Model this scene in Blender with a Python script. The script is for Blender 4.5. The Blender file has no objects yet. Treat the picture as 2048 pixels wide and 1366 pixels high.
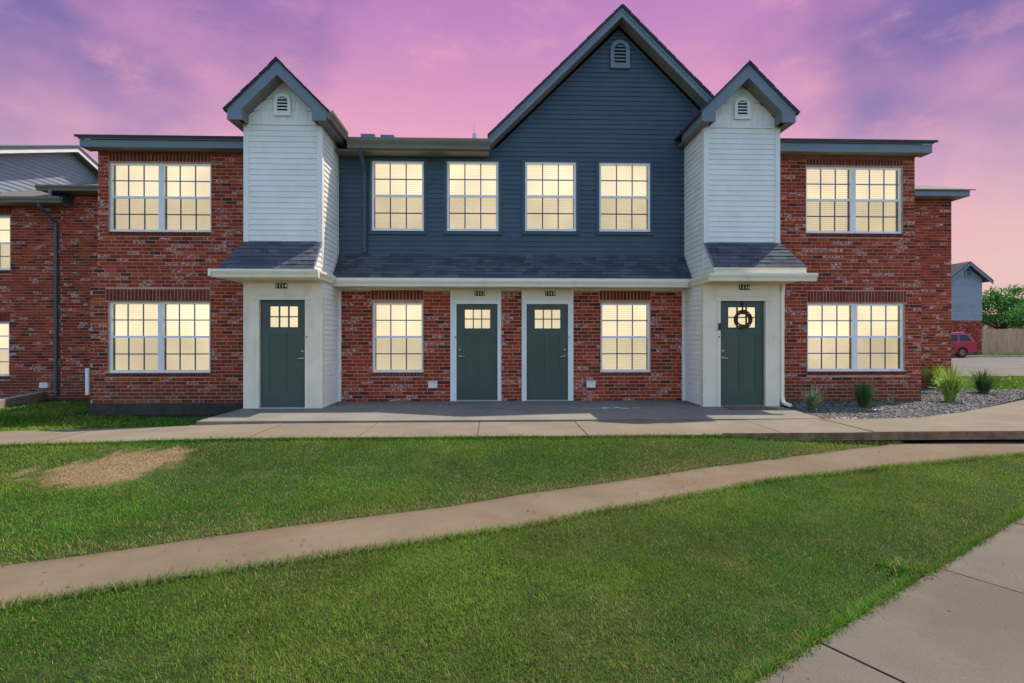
import bpy, bmesh, math, random
import numpy as np
from mathutils import Vector, Matrix
random.seed(7); RNG = np.random.default_rng(7)
R = math.radians
sc = bpy.context.scene
C = sc.collection

# ------------------------------------------------------------------ camera
F, HOR, YAW, DIST, EYE = 1024.0, 678.0, R(1.75), 11.0, 1.33
cam_d = bpy.data.cameras.new('camera'); cam = bpy.data.objects.new('camera', cam_d); C.objects.link(cam)
cam_d.sensor_width = 36; cam_d.lens = 18; cam_d.clip_end = 3000; cam_d.clip_start = 0.05
cam_d.shift_y = -(683 - HOR) / 2048
cam.location = (0, -DIST, EYE); cam.rotation_euler = (R(90), 0, -YAW)
sc.camera = cam
# ------------------------------------------------------------------ exposure
sc.view_settings.view_transform = 'Standard'; sc.view_settings.look = 'None'
sc.view_settings.gamma = 1; sc.view_settings.use_curve_mapping = False
EXPOSURE = 0.92
sc.view_settings.exposure = EXPOSURE
# ------------------------------------------------------------------ sun and sky
TOSUN = Vector((0.385, 0.225, 1.0)).normalized()
sun_d = bpy.data.lights.new('sun', 'SUN'); sun_d.energy = 3.3; sun_d.angle = R(0.5); sun_d.color = (1.0, 0.88, 0.70)
sun = bpy.data.objects.new('sun', sun_d); C.objects.link(sun)
sun.location = (20, 15, 50); sun.rotation_euler = TOSUN.to_track_quat('Z', 'Y').to_euler()
SKY = 0.15


def world():
    w = bpy.data.worlds.new('World'); sc.world = w; w.use_nodes = True
    nt = w.node_tree; N = nt.nodes; L = nt.links; N.clear()
    out = N.new('ShaderNodeOutputWorld'); bg = N.new('ShaderNodeBackground')
    sky = N.new('ShaderNodeTexSky'); sky.sky_type = 'NISHITA'; sky.sun_disc = False
    sky.sun_elevation = math.asin(TOSUN.z); sky.sun_rotation = math.atan2(TOSUN.x, TOSUN.y)
    sky.air_density = 1.0; sky.dust_density = 1.2; sky.ozone_density = 1.0
    tc = N.new('ShaderNodeTexCoord'); sep = N.new('ShaderNodeSeparateXYZ'); L.new(tc.outputs['Generated'], sep.inputs[0])

    def math_(op, a, b=None, c=None):
        n = N.new('ShaderNodeMath'); n.operation = op
        for i, v in enumerate((a, b, c)):
            if v is None: continue
            if isinstance(v, (int, float)): n.inputs[i].default_value = v
            else: L.new(v, n.inputs[i])
        return n.outputs[0]

    def ramp(fac, pts):
        n = N.new('ShaderNodeValToRGB'); r = n.color_ramp
        while len(r.elements) > 1: r.elements.remove(r.elements[0])
        r.elements[0].position = pts[0][0]; r.elements[0].color = (*pts[0][1], 1)
        for p, c in pts[1:]:
            e = r.elements.new(p); e.color = (*c, 1)
        L.new(fac, n.inputs[0]); return n.outputs[0]

    def mix(f, a, b):
        n = N.new('ShaderNodeMix'); n.data_type = 'RGBA'
        L.new(f, n.inputs[0]); L.new(a, n.inputs[6]); L.new(b, n.inputs[7]); return n.outputs[2]

    def noise(scale, detail, rough, stretch):
        m = N.new('ShaderNodeMapping'); m.inputs['Scale'].default_value = stretch
        L.new(tc.outputs['Generated'], m.inputs[0])
        n = N.new('ShaderNodeTexNoise'); n.inputs['Scale'].default_value = scale
        n.inputs['Detail'].default_value = detail; n.inputs['Roughness'].default_value = rough
        L.new(m.outputs[0], n.inputs['Vector']); return n.outputs[0]
    z = sep.outputs[2]
    blue = ramp(z, [(0.0, (0.74, 0.55, 0.53)), (0.12, (0.68, 0.50, 0.54)), (0.20, (0.42, 0.34, 0.51)), (0.30, (0.24, 0.20, 0.45)), (0.50, (0.14, 0.12, 0.38)), (1.0, (0.10, 0.12, 0.34))])
    pink = ramp(z, [(0.0, (0.78, 0.57, 0.53)), (0.12, (0.83, 0.54, 0.52)), (0.26, (0.84, 0.46, 0.57)), (0.38, (0.78, 0.37, 0.56)), (0.52, (0.54, 0.25, 0.54)), (0.75, (0.28, 0.17, 0.44)), (1.0, (0.14, 0.14, 0.36))])
    n1 = noise(2.4, 4, 0.5, (1.0, 1.0, 1.5)); n2 = noise(5.0, 6, 0.6, (1.0, 1.0, 2.0))
    f = math_('ADD', math_('MULTIPLY', n1, 0.8), math_('MULTIPLY', n2, 0.2))
    ax = math_('ABSOLUTE', math_('SUBTRACT', sep.outputs[0], 0.10))
    f = math_('SUBTRACT', f, math_('MULTIPLY', math_('MULTIPLY', math_('POWER', ax, 2.0), 0.50), math_('MINIMUM', math_('MULTIPLY', z, 2.6), 1.0)))
    mr = N.new('ShaderNodeMapRange'); mr.interpolation_type = 'SMOOTHSTEP'
    L.new(f, mr.inputs[0]); mr.inputs[1].default_value = 0.13; mr.inputs[2].default_value = 0.47
    dusk = mix(mr.outputs[0], blue, pink)
    # wisps
    n3 = noise(6.0, 8, 0.62, (1.0, 1.0, 2.2))
    mr3 = N.new('ShaderNodeMapRange'); mr3.interpolation_type = 'SMOOTHSTEP'; L.new(n3, mr3.inputs[0])
    mr3.inputs[1].default_value = 0.50; mr3.inputs[2].default_value = 0.78; mr3.inputs[4].default_value = 0.55
    wisp = N.new('ShaderNodeRGB'); wisp.outputs[0].default_value = (0.86, 0.42, 0.54, 1)
    dusk = mix(mr3.outputs[0], dusk, wisp.outputs[0])
    sc_ = N.new('ShaderNodeVectorMath'); sc_.operation = 'SCALE'; sc_.inputs['Scale'].default_value = 1.0 / SKY * 2 ** -EXPOSURE
    L.new(dusk, sc_.inputs[0])
    my = N.new('ShaderNodeMapRange'); my.interpolation_type = 'SMOOTHSTEP'; L.new(sep.outputs[1], my.inputs[0])
    my.inputs[1].default_value = -0.15; my.inputs[2].default_value = 0.50
    col = mix(my.outputs[0], sky.outputs[0], sc_.outputs[0])
    L.new(col, bg.inputs[0]); bg.inputs[1].default_value = SKY
    L.new(bg.outputs[0], out.inputs[0])


world()

# ------------------------------------------------------------------ pixel helpers
CA, SA = math.cos(YAW), math.sin(YAW)


def smooth(t):
    t = np.clip(t, 0, 1); return t * t * (3 - 2 * t)


def terr(X, Y):
    X = np.asarray(X, float); Y = np.asarray(Y, float)
    e = np.interp(X, [-9, -4, 3, 5.3, 9], [-.21, -.075, -.075, -.19, -.20])
    low = np.interp(X, [-9, 0, 7], [-.30, -.25, -.20])
    back = np.interp(X, [-16, -12, -9, -5.2, -4.9, 5.6, 5.8, 10, 13], [-.38, -.34, -.27, -.25, -.16, -.16, -.11, -.09, -.03])
    front = e + (low - e) * smooth((-3.85 - Y) / 1.5)
    s = smooth((Y + 3.3) / 0.7)
    return front + (back - front) * s


def ray(x, y):
    u = (x - 1024) / F; v = (HOR - y) / F
    return SA + u * CA, CA - u * SA, v


def ghit(x, y, dz=0.0):
    dx, dy, v = ray(x, y); z = -.2
    for _ in range(30):
        t = (z - EYE) / v; z = float(terr(t * dx, -DIST + t * dy)) + dz
    return (t * dx, -DIST + t * dy)


def gz(x, y, z):
    dx, dy, v = ray(x, y); t = (z - EYE) / v
    return (t * dx, -DIST + t * dy)


# ------------------------------------------------------------------ materials
MATS = {}


class NT:
    def __init__(s, name):
        s.m = bpy.data.materials.new(name); s.m.use_nodes = True; s.nt = s.m.node_tree
        s.N = s.nt.nodes; s.L = s.nt.links; s.b = s.N['Principled BSDF']; s.out = s.N['Material Output']

    def put(s, sock, v):
        if isinstance(v, (int, float)): sock.default_value = v
        elif isinstance(v, (tuple, list)): sock.default_value = (*v, 1) if len(v) == 3 and sock.type == 'RGBA' else v
        else: s.L.new(v, sock)

    def math(s, op, a, b=None):
        n = s.N.new('ShaderNodeMath'); n.operation = op; s.put(n.inputs[0], a)
        if b is not None: s.put(n.inputs[1], b)
        return n.outputs[0]

    def mix(s, f, a, b, mode='MIX'):
        n = s.N.new('ShaderNodeMix'); n.data_type = 'RGBA'; n.blend_type = mode
        s.put(n.inputs[0], f); s.put(n.inputs[6], a); s.put(n.inputs[7], b); return n.outputs[2]

    def pos(s): return s.N.new('ShaderNodeNewGeometry').outputs['Position']

    def noise(s, scale, detail=4, rough=.55, stretch=None, vec=None):
        n = s.N.new('ShaderNodeTexNoise'); n.inputs['Scale'].default_value = scale
        n.inputs['Detail'].default_value = detail; n.inputs['Roughness'].default_value = rough
        v = vec or s.pos()
        if stretch:
            m = s.N.new('ShaderNodeMapping'); m.inputs['Scale'].default_value = stretch; s.L.new(v, m.inputs[0]); v = m.outputs[0]
        s.L.new(v, n.inputs['Vector']); return n.outputs[0]

    def rng(s, v, a, b, c=0., d=1.):
        n = s.N.new('ShaderNodeMapRange'); n.interpolation_type = 'SMOOTHSTEP'
        s.put(n.inputs[0], v); n.inputs[1].default_value = a; n.inputs[2].default_value = b; n.inputs[3].default_value = c; n.inputs[4].default_value = d
        return n.outputs[0]

    def ramp(s, f, pts, interp='LINEAR'):
        n = s.N.new('ShaderNodeValToRGB'); r = n.color_ramp; r.interpolation = interp
        while len(r.elements) > 1: r.elements.remove(r.elements[0])
        r.elements[0].position = pts[0][0]; r.elements[0].color = (*pts[0][1], 1)
        for p, c in pts[1:]:
            e = r.elements.new(p); e.color = (*c, 1)
        s.L.new(f, n.inputs[0]); return n.outputs[0]

    def rand(s):
        a = s.N.new('ShaderNodeObjectInfo').outputs['Random']; b = s.N.new('ShaderNodeNewGeometry').outputs['Random Per Island']
        return s.math('FRACT', s.math('ADD', s.math('MULTIPLY', a, 3.17), s.math('MULTIPLY', b, 5.31)))

    def bump(s, h, strength=.3, dist=.01):
        n = s.N.new('ShaderNodeBump'); n.inputs['Strength'].default_value = strength; n.inputs['Distance'].default_value = dist
        s.L.new(h, n.inputs['Height']); s.L.new(n.outputs[0], s.b.inputs['Normal'])

    def fin(s, col, rough=.6, metal=0., spec=None):
        s.put(s.b.inputs['Base Color'], col); s.put(s.b.inputs['Roughness'], rough); s.put(s.b.inputs['Metallic'], metal)
        if spec is not None: s.b.inputs['Specular IOR Level'].default_value = spec
        return s.m


def paint(name, col, rough=.55, var=.12, dirt=None, scale=3., stretch=(1, 1, 1), bump=0, metal=0., spec=.4):
    t = NT(name)
    f = t.noise(scale, 5, .6, stretch)
    c = t.mix(t.rng(f, .3, .7), tuple(v * (1 - var) for v in col), tuple(min(1, v * (1 + var)) for v in col))
    r = t.rand(); c = t.mix(.07, c, t.ramp(r, [(0, (0, 0, 0)), (1, (1, 1, 1))]), 'OVERLAY')
    if dirt:
        d = t.rng(t.noise(scale * .7, 6, .7, (1.0, 1.0, .35)), .52, .75, 0, dirt[1]); c = t.mix(d, c, dirt[0])
    if bump: t.bump(t.noise(60, 3, .6), bump, .004)
    MATS[name] = t.fin(c, rough, metal, spec); return t.m


paint('white_siding', (.82, .795, .74), .5, .05, ((.50, .47, .42), .18), 2.2)
paint('white_trim', (.82, .80, .755), .5, .04, ((.45, .42, .36), .3), 2.5)
paint('cream', (.82, .72, .575), .55, .05, ((.50, .39, .24), .4), 2.5)
paint('cream_gutter', (.86, .79, .62), .45, .04, ((.48, .42, .33), .35), 3)
paint('slate_siding', (.048, .080, .112), .5, .10, ((.09, .11, .12), .25), 2.2)
paint('slate_trim', (.050, .081, .110), .5, .08, None, 2.2)
paint('fascia', (.165, .20, .24), .5, .07, ((.22, .23, .24), .3), 2.0)
paint('gutter_taupe', (.175, .155, .12), .45, .08, None, 2.0)
paint('soffit', (.20, .19, .175), .6, .08, None, 2.0)  # fascia paint with the warm ground bounce put into its colour
paint('door_green', (.058, .082, .068), .42, .06, None, 2.0)
paint('vinyl', (.80, .82, .84), .4, .03, ((.5, .48, .45), .25), 3)
paint('muntin_paint', (.06, .18, .25), .4, .05)
paint('jamb_dark', (.05, .08, .11), .5, .05)  # shadow inside the window reveals, put into the jamb colour
paint('grey_siding', (.23, .27, .32), .55, .06, None, 2)
paint('rake_white', (.72, .72, .70), .5, .04, None, 2)
paint('black_plastic', (.012, .012, .013), .35, .1)
paint('plaque_white', (.8, .8, .78), .5, .02)
paint('vent_white', (.72, .71, .68), .5, .03, ((.4, .36, .3), .4), 4)
paint('metal_satin', (.55, .53, .5), .3, .05, None, 4, metal=1.0)
paint('galvanised', (.50, .52, .54), .35, .08, None, 4, metal=.9)
paint('threshold', (.5, .5, .5), .4, .05, None, 4, metal=.7)
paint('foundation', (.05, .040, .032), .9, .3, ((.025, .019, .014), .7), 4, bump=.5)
paint('slab_side', (.19, .115, .065), .95, .35, ((.06, .035, .022), .6), 6, bump=.5)  # brown dirt, plus the shade of the sunless face put into the colour
paint('chalk', (.50, .58, .66), .9, .2, None, 20)
paint('kerb', (.32, .28, .24), .9, .18, ((.18, .13, .09), .5), 5, bump=.5)
paint('fence_wood', (.55, .34, .20), .8, .18, ((.25, .17, .12), .4), 2, (6, 6, .6))
paint('bark', (.10, .075, .05), .9, .3, None, 8, bump=.6)
paint('storage_white', (.55, .52, .48), .7, .05)
paint('orange_door', (.55, .12, .02), .5, .06)
paint('dark_void', (.01, .01, .012), .8, .1)
paint('twig', (.075, .035, .018), .8, .4, None, 30)
paint('ribbon', (.012, .012, .014), .6, .1)
paint('tyre', (.018, .018, .018), .8, .2)
paint('rim', (.16, .11, .10), .4, .2, metal=.6)
paint('car_glass', (.01, .013, .02), .08, .05)
paint('tail_light', (.35, .01, .01), .25, .05)
paint('mortar_dull', (.20, .085, .055), .9, .2, None, 6)
t = NT('car_red'); t.b.inputs['Coat Weight'].default_value = .3; MATS['car_red'] = t.fin((.38, .014, .032), .4, 0, .3)
t = NT('coir'); MATS['coir'] = t.fin(t.ramp(t.noise(14, 5, .7), [(.3, (.05, .03, .018)), (.6, (.20, .11, .05)), (.8, (.32, .19, .09))]), .95); t.bump(t.noise(150, 2, .6), .8, .01)


def brick_mat(name, stops, white=.80, stain=True):
    t = NT(name); r = t.rand()
    c = t.ramp(r, stops)
    c = t.mix(.35, c, t.ramp(t.noise(28, 4, .65), [(.3, (.15, .15, .15)), (.7, (.85, .85, .85))]), 'OVERLAY')
    c = t.mix(.30, c, t.ramp(t.noise(.9, 4, .6), [(.3, (.2, .2, .2)), (.7, (.8, .8, .8))]), 'OVERLAY')
    r2 = t.math('FRACT', t.math('MULTIPLY', r, 13.7))
    m = t.math('MULTIPLY', t.math('MULTIPLY', t.math('GREATER_THAN', r2, white), t.math('GREATER_THAN', r, .10)), t.rng(t.noise(17, 4, .7, (1, 1, 1.7)), .46, .60, 0, .72))
    c = t.mix(m, c, (.68, .55, .52))
    m2 = t.rng(t.noise(5, 5, .7), .60, .78, 0, .35); c = t.mix(m2, c, (.42, .22, .17))
    if stain:
        s = t.N.new('ShaderNodeSeparateXYZ'); t.L.new(t.pos(), s.inputs[0])
        h = t.math('ADD', s.outputs[2], t.math('MULTIPLY', t.noise(2.2, 4, .6), .5))
        side = t.math('GREATER_THAN', t.math('ABSOLUTE', t.math('SUBTRACT', s.outputs[0], .4)), 5.0)
        c = t.mix(t.math('MULTIPLY', t.rng(h, .35, .75, .62, 0), side), c, (.13, .042, .022))
    t.bump(t.noise(90, 3, .7), .5, .004)
    MATS[name] = t.fin(c, .88, 0, .25)


brick_mat('brick', [(0, (.075, .026, .019)), (.06, (.09, .027, .018)), (.10, (.20, .030, .016)), (.42, (.29, .034, .015)), (.75, (.33, .046, .020)), (1, (.40, .080, .034))])
brick_mat('brick_soldier', [(0, (.15, .026, .019)), (.5, (.19, .032, .022)), (1, (.22, .042, .026))], 2.0, False)
t = NT('mortar'); t.bump(t.noise(120, 3, .7), .6, .004)
MATS['mortar'] = t.fin(t.ramp(t.noise(6, 5, .65), [(.3, (.42, .25, .16)), (.55, (.54, .35, .25)), (.75, (.62, .44, .34))]), .95, 0, .2)


def shingle_mat(name, cols):
    t = NT(name); r = t.rand()
    c = t.ramp(r, cols)
    c = t.mix(.55, c, t.ramp(t.noise(140, 3, .8), [(.3, (.1, .1, .1)), (.7, (.9, .9, .9))]), 'OVERLAY')
    c = t.mix(t.rng(t.noise(1.6, 4, .6), .5, .75, 0, .25), c, (.20, .19, .18))
    t.bump(t.noise(220, 3, .8), .7, .004); MATS[name] = t.fin(c, .92, 0, .2)


shingle_mat('shingle', [(0, (.050, .055, .072)), (.25, (.062, .068, .088)), (.6, (.076, .083, .106)), (1, (.096, .104, .128))])
shingle_mat('shingle_old', [(0, (.11, .105, .10)), (.5, (.145, .14, .13)), (1, (.19, .185, .17))])


def concrete(name, base, stain, amt=.5, scale=1.2):
    t = NT(name)
    c = t.mix(t.rng(t.noise(scale, 6, .65), .3, .7), tuple(v * .86 for v in base), tuple(v * 1.1 for v in base))
    c = t.mix(t.rng(t.noise(scale * .8, 6, .7, (1, 1.6, 1)), .45, .72, 0, amt), c, stain)
    c = t.mix(.35, c, t.ramp(t.noise(160, 2, .7), [(.3, (.25, .25, .25)), (.7, (.75, .75, .75))]), 'OVERLAY')
    sp = t.rng(t.noise(38, 3, .75), .69, .76, 0, .55); c = t.mix(sp, c, tuple(v * .35 for v in base))
    r = t.rand(); c = t.mix(.10, c, t.ramp(r, [(0, (.2, .2, .2)), (1, (.8, .8, .8))]), 'OVERLAY')
    t.bump(t.noise(130, 4, .7), .35, .004); MATS[name] = t.fin(c, .9, 0, .25)


concrete('concrete_porch', (.175, .165, .145), (.15, .135, .11), .4)
concrete('concrete_walk', (.172, .146, .112), (.156, .116, .080), .5)
concrete('concrete_path', (.148, .116, .082), (.130, .084, .050), .75)
concrete('concrete_near', (.113, .101, .084), (.106, .079, .057), .5)  # dirty concrete, with the foreground darkening put into its base colour
concrete('asphalt', (.13, .125, .115), (.10, .095, .09), .4, .4)
t = NT('soil'); t.bump(t.noise(40, 5, .7), .8, .02)
sc1 = t.ramp(t.noise(3.5, 6, .7), [(.3, (.014, .024, .005)), (.5, (.022, .040, .008)), (.7, (.06, .06, .022))])
at = t.N.new('ShaderNodeAttribute'); at.attribute_name = 'col'
th = t.ramp(t.noise(30, 5, .7), [(.3, (.12, .08, .045)), (.55, (.22, .155, .09)), (.75, (.30, .22, .13))])
MATS['soil'] = t.fin(t.mix(at.outputs['Fac'], sc1, th), .95, 0, .2)
t = NT('dirt'); t.bump(t.noise(60, 5, .7), .8, .02)
MATS['dirt'] = t.fin(t.ramp(t.noise(9, 6, .7), [(.3, (.06, .04, .025)), (.7, (.14, .09, .06))]), .95, 0, .2)


def attr_mat(name, rough=.6, trans=.0, spec=.3):
    t = NT(name); a = t.N.new('ShaderNodeAttribute'); a.attribute_name = 'col'; t.fin(a.outputs['Color'], rough, 0, spec)
    if trans:
        tr = t.N.new('ShaderNodeBsdfTranslucent'); t.L.new(a.outputs['Color'], tr.inputs[0])
        mx = t.N.new('ShaderNodeMixShader'); mx.inputs[0].default_value = trans
        t.L.new(t.b.outputs[0], mx.inputs[1]); t.L.new(tr.outputs[0], mx.inputs[2]); t.L.new(mx.outputs[0], t.out.inputs[0])
    MATS[name] = t.m


attr_mat('grass_blade', .8, .35, .12); attr_mat('leaf', .5, .25); attr_mat('stone', .85)


def lit(name, col, strength):
    t = NT(name); n = t.noise(.9, 2, .5); k = t.math('MULTIPLY', t.rng(n, .3, .7, .88, 1.10), t.rng(t.N.new('ShaderNodeObjectInfo').outputs['Random'], 0, 1, .90, 1.08))
    t.fin((.12, .10, .07), .7); t.b.inputs['Emission Color'].default_value = (*col, 1)
    t.L.new(t.math('MULTIPLY', k, strength * 2 ** -EXPOSURE), t.b.inputs['Emission Strength']); MATS[name] = t.m


lit('lit_blind', (1.0, .825, .545), 1.15)
lit('lit_room', (1.0, .72, .42), .88)
lit('lit_door', (1.0, .79, .49), 1.0)
t = NT('glass')
tr = t.N.new('ShaderNodeBsdfTransparent'); tr.inputs[0].default_value = (.97, .98, .98, 1)
gl = t.N.new('ShaderNodeBsdfGlossy'); gl.inputs['Roughness'].default_value = .02
fr = t.N.new('ShaderNodeFresnel'); fr.inputs[0].default_value = 1.45
mx = t.N.new('ShaderNodeMixShader'); bf = t.math('SUBTRACT', 1.0, t.N.new('ShaderNodeNewGeometry').outputs['Backfacing'])   # reflect on the outer face only
t.L.new(t.math('MULTIPLY', fr.outputs[0], bf), mx.inputs[0]); t.L.new(tr.outputs[0], mx.inputs[1]); t.L.new(gl.outputs[0], mx.inputs[2])
t.L.new(mx.outputs[0], t.out.inputs[0]); MATS['glass'] = t.m
t = NT('screen_mesh')
tr = t.N.new('ShaderNodeBsdfTransparent'); tr.inputs[0].default_value = (1, 1, 1, 1)
df = t.N.new('ShaderNodeBsdfDiffuse'); df.inputs[0].default_value = (.02, .02, .02, 1)
mx = t.N.new('ShaderNodeMixShader'); mx.inputs[0].default_value = .19; t.L.new(tr.outputs[0], mx.inputs[1]); t.L.new(df.outputs[0], mx.inputs[2])
t.L.new(mx.outputs[0], t.out.inputs[0]); MATS['screen_mesh'] = t.m


# ------------------------------------------------------------------ mesh helpers
def origin(p):
    o = Vector((0, 0, 0))
    while p is not None: o += p.location; p = p.parent
    return o


class MB:
    def __init__(s): s.v = []; s.f = []

    def add(s, vs, fs):
        n = len(s.v); s.v += [tuple(v) for v in vs]; s.f += [tuple(i + n for i in f) for f in fs]; return s

    def hexa(s, p):
        return s.add(p, [(0, 3, 2, 1), (4, 5, 6, 7), (0, 1, 5, 4), (1, 2, 6, 5), (2, 3, 7, 6), (3, 0, 4, 7)])

    def box(s, x0, x1, y0, y1, z0, z1):
        return s.hexa([(x0, y0, z0), (x1, y0, z0), (x1, y1, z0), (x0, y1, z0), (x0, y0, z1), (x1, y0, z1), (x1, y1, z1), (x0, y1, z1)])

    def quad(s, a, b, c, d): return s.add([a, b, c, d], [(0, 1, 2, 3)])

    def prism(s, pa, pb):
        n = len(pa); return s.add(list(pa) + list(pb), [tuple(range(n))[::-1], tuple(range(n, 2 * n))] + [(i, (i + 1) % n, n + (i + 1) % n, n + i) for i in range(n)])

    def prism_y(s, poly, y0, y1): return s.prism([(x, y0, z) for x, z in poly], [(x, y1, z) for x, z in poly])

    def prism_x(s, poly, x0, x1): return s.prism([(x0, y, z) for y, z in poly], [(x1, y, z) for y, z in poly])

    def prism_z(s, poly, z0, z1): return s.prism([(x, y, z0) for x, y in poly], [(x, y, z1) for x, y in poly])

    def tube(s, pts, r, n=8, cap=True):
        pts = [Vector(p) for p in pts]; rings = []
        rr = r if isinstance(r, (list, tuple)) else [r] * len(pts)
        up = None
        for i, p in enumerate(pts):
            d = (pts[min(i + 1, len(pts) - 1)] - pts[max(i - 1, 0)]).normalized()
            a = d.orthogonal().normalized() if up is None else (up - d * up.dot(d)).normalized()
            up = a; b = d.cross(a)
            rings.append([p + (a * math.cos(2 * math.pi * k / n) + b * math.sin(2 * math.pi * k / n)) * rr[i] for k in range(n)])
        vs = [v for q in rings for v in q]; fs = []
        for i in range(len(pts) - 1):
            for k in range(n): fs.append((i * n + k, i * n + (k + 1) % n, (i + 1) * n + (k + 1) % n, (i + 1) * n + k))
        if cap: fs += [tuple(range(n))[::-1], tuple(range((len(pts) - 1) * n, len(pts) * n))]
        return s.add(vs, fs)

    def build(s, name, mat, parent=None, smooth_=False):
        me = bpy.data.meshes.new(name); o = origin(parent)
        me.from_pydata([(v[0] - o.x, v[1] - o.y, v[2] - o.z) for v in s.v], [], s.f)
        bm = bmesh.new(); bm.from_mesh(me); bmesh.ops.recalc_face_normals(bm, faces=bm.faces); bm.to_mesh(me); bm.free()
        me.materials.append(MATS[mat])
        if smooth_: me.shade_smooth()
        ob = bpy.data.objects.new(name, me); C.objects.link(ob); ob.parent = parent
        return ob


def B(name, mat, parent, *a): return MB().box(*a).build(name, mat, parent)


def tag(o, label=None, cat=None, group=None, kind=None):
    for k, v in (('label', label), ('category', cat), ('group', group), ('kind', kind)):
        if v: o[k] = v
    return o


def thing(name, label, cat, loc=(0, 0, 0), group=None):
    o = bpy.data.objects.new(name, None); C.objects.link(o); o.location = loc; o.empty_display_size = .2
    return tag(o, label, cat, group)


def struct(o): o['kind'] = 'structure'; return o


def np_mesh(name, verts, faces_list, mat, cols=None, parent=None, smooth_=False):
    """verts (n,3), faces_list: list of int arrays (m,k)"""
    me = bpy.data.meshes.new(name); me.vertices.add(len(verts)); me.vertices.foreach_set('co', np.ascontiguousarray(verts, np.float32).ravel())
    loops = np.concatenate([f.ravel() for f in faces_list]).astype(np.int32)
    sizes = np.concatenate([np.full(len(f), f.shape[1]) for f in faces_list]); starts = np.concatenate([[0], np.cumsum(sizes)[:-1]]).astype(np.int32)
    me.loops.add(len(loops)); me.loops.foreach_set('vertex_index', loops)
    me.polygons.add(len(sizes)); me.polygons.foreach_set('loop_start', starts)
    me.update(calc_edges=True); me.validate()
    if cols is not None:
        a = me.color_attributes.new('col', 'FLOAT_COLOR', 'POINT'); a.data.foreach_set('color', np.ascontiguousarray(np.c_[cols, np.ones(len(cols))], np.float32).ravel())
    me.materials.append(MATS[mat])
    if smooth_: me.shade_smooth()
    ob = bpy.data.objects.new(name, me); C.objects.link(ob); ob.parent = parent
    return ob


def vnoise(x, y, scale, seed):
    g = np.random.default_rng(seed).random((64, 64)); x = np.asarray(x) * scale + 1000.3; y = np.asarray(y) * scale + 1000.7
    xi = np.floor(x).astype(int); yi = np.floor(y).astype(int); fx = smooth(x - xi); fy = smooth(y - yi)
    a = g[xi % 64, yi % 64]; b = g[(xi + 1) % 64, yi % 64]; c = g[xi % 64, (yi + 1) % 64]; d = g[(xi + 1) % 64, (yi + 1) % 64]
    return (a * (1 - fx) + b * fx) * (1 - fy) + (c * (1 - fx) + d * fx) * fy


def fbm(x, y, scale, seed): return .55 * vnoise(x, y, scale, seed) + .3 * vnoise(x, y, scale * 2.3, seed + 1) + .15 * vnoise(x, y, scale * 5.1, seed + 2)


DC = np.array([ghit(60, 942), ghit(140, 937), ghit(195, 937), ghit(225, 944), ghit(250, 922), ghit(305, 915)]); DR = np.array([.16, .28, .42, .34, .32, .22])


def dead_mask(X, Y):
    m = np.zeros_like(X); w = (fbm(X, Y, 2.2, 61) - .5) * .75 + (fbm(X, Y, 7., 65) - .5) * .5
    for (cx, cy), r in zip(DC, DR): m = np.maximum(m, 1 - smooth((np.hypot(X - cx, (Y - cy)) + w - r * .70) / (r * .85)))
    return m


# ================================================================== SETTING
def make_ground():
    def axis(lo, hi, fine0, fine1, st):
        a = list(np.arange(fine0, fine1 + st / 2, st)); d = st; v = a[0]
        pre = []
        while v > lo: d *= 1.5; v -= d; pre.append(v)
        d = st; v = a[-1]; post = []
        while v < hi: d *= 1.5; v += d; post.append(v)
        return np.array(pre[::-1] + a + post)
    xs = axis(-900, 900, -11, 11, .13); ys = axis(-900, 1200, -11, 1, .13)
    X, Y = np.meshgrid(xs, ys); Z = terr(X, Y); fade = smooth((np.hypot(X, Y) - 30) / 40); Z = Z * (1 - fade) + (-.05) * fade
    Z = Z + (fbm(X, Y, .9, 3) - .5) * .035 * (np.hypot(X, Y) < 20)
    n, m = X.shape; idx = np.arange(n * m).reshape(n, m)
    f = np.stack([idx[:-1, :-1], idx[:-1, 1:], idx[1:, 1:], idx[1:, :-1]], -1).reshape(-1, 4)
    dm = dead_mask(X.ravel(), Y.ravel())
    struct(np_mesh('ground', np.stack([X.ravel(), Y.ravel(), Z.ravel()], 1), [f], 'soil', np.stack([dm] * 3, 1), smooth_=True))


make_ground()
WZ_X = [-30, -9, -4.5, -3, 3, 5.3, 9, 40]; WZ_Z = [-.30, -.165, -.05, -.03, -.03, 0.0, 0.0, 0.0]


def walk_z(x): return float(np.interp(x, WZ_X, WZ_Z))


# porch slab
porch = MB().prism_z([(-4.84, -2.585), (-4.86, -1.02), (-4.86, .1), (5.62, .1), (5.62, -1.02), (5.46, -2.585)], -.2, 0.0).build('porch_slab', 'concrete_porch')
struct(porch)
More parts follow.
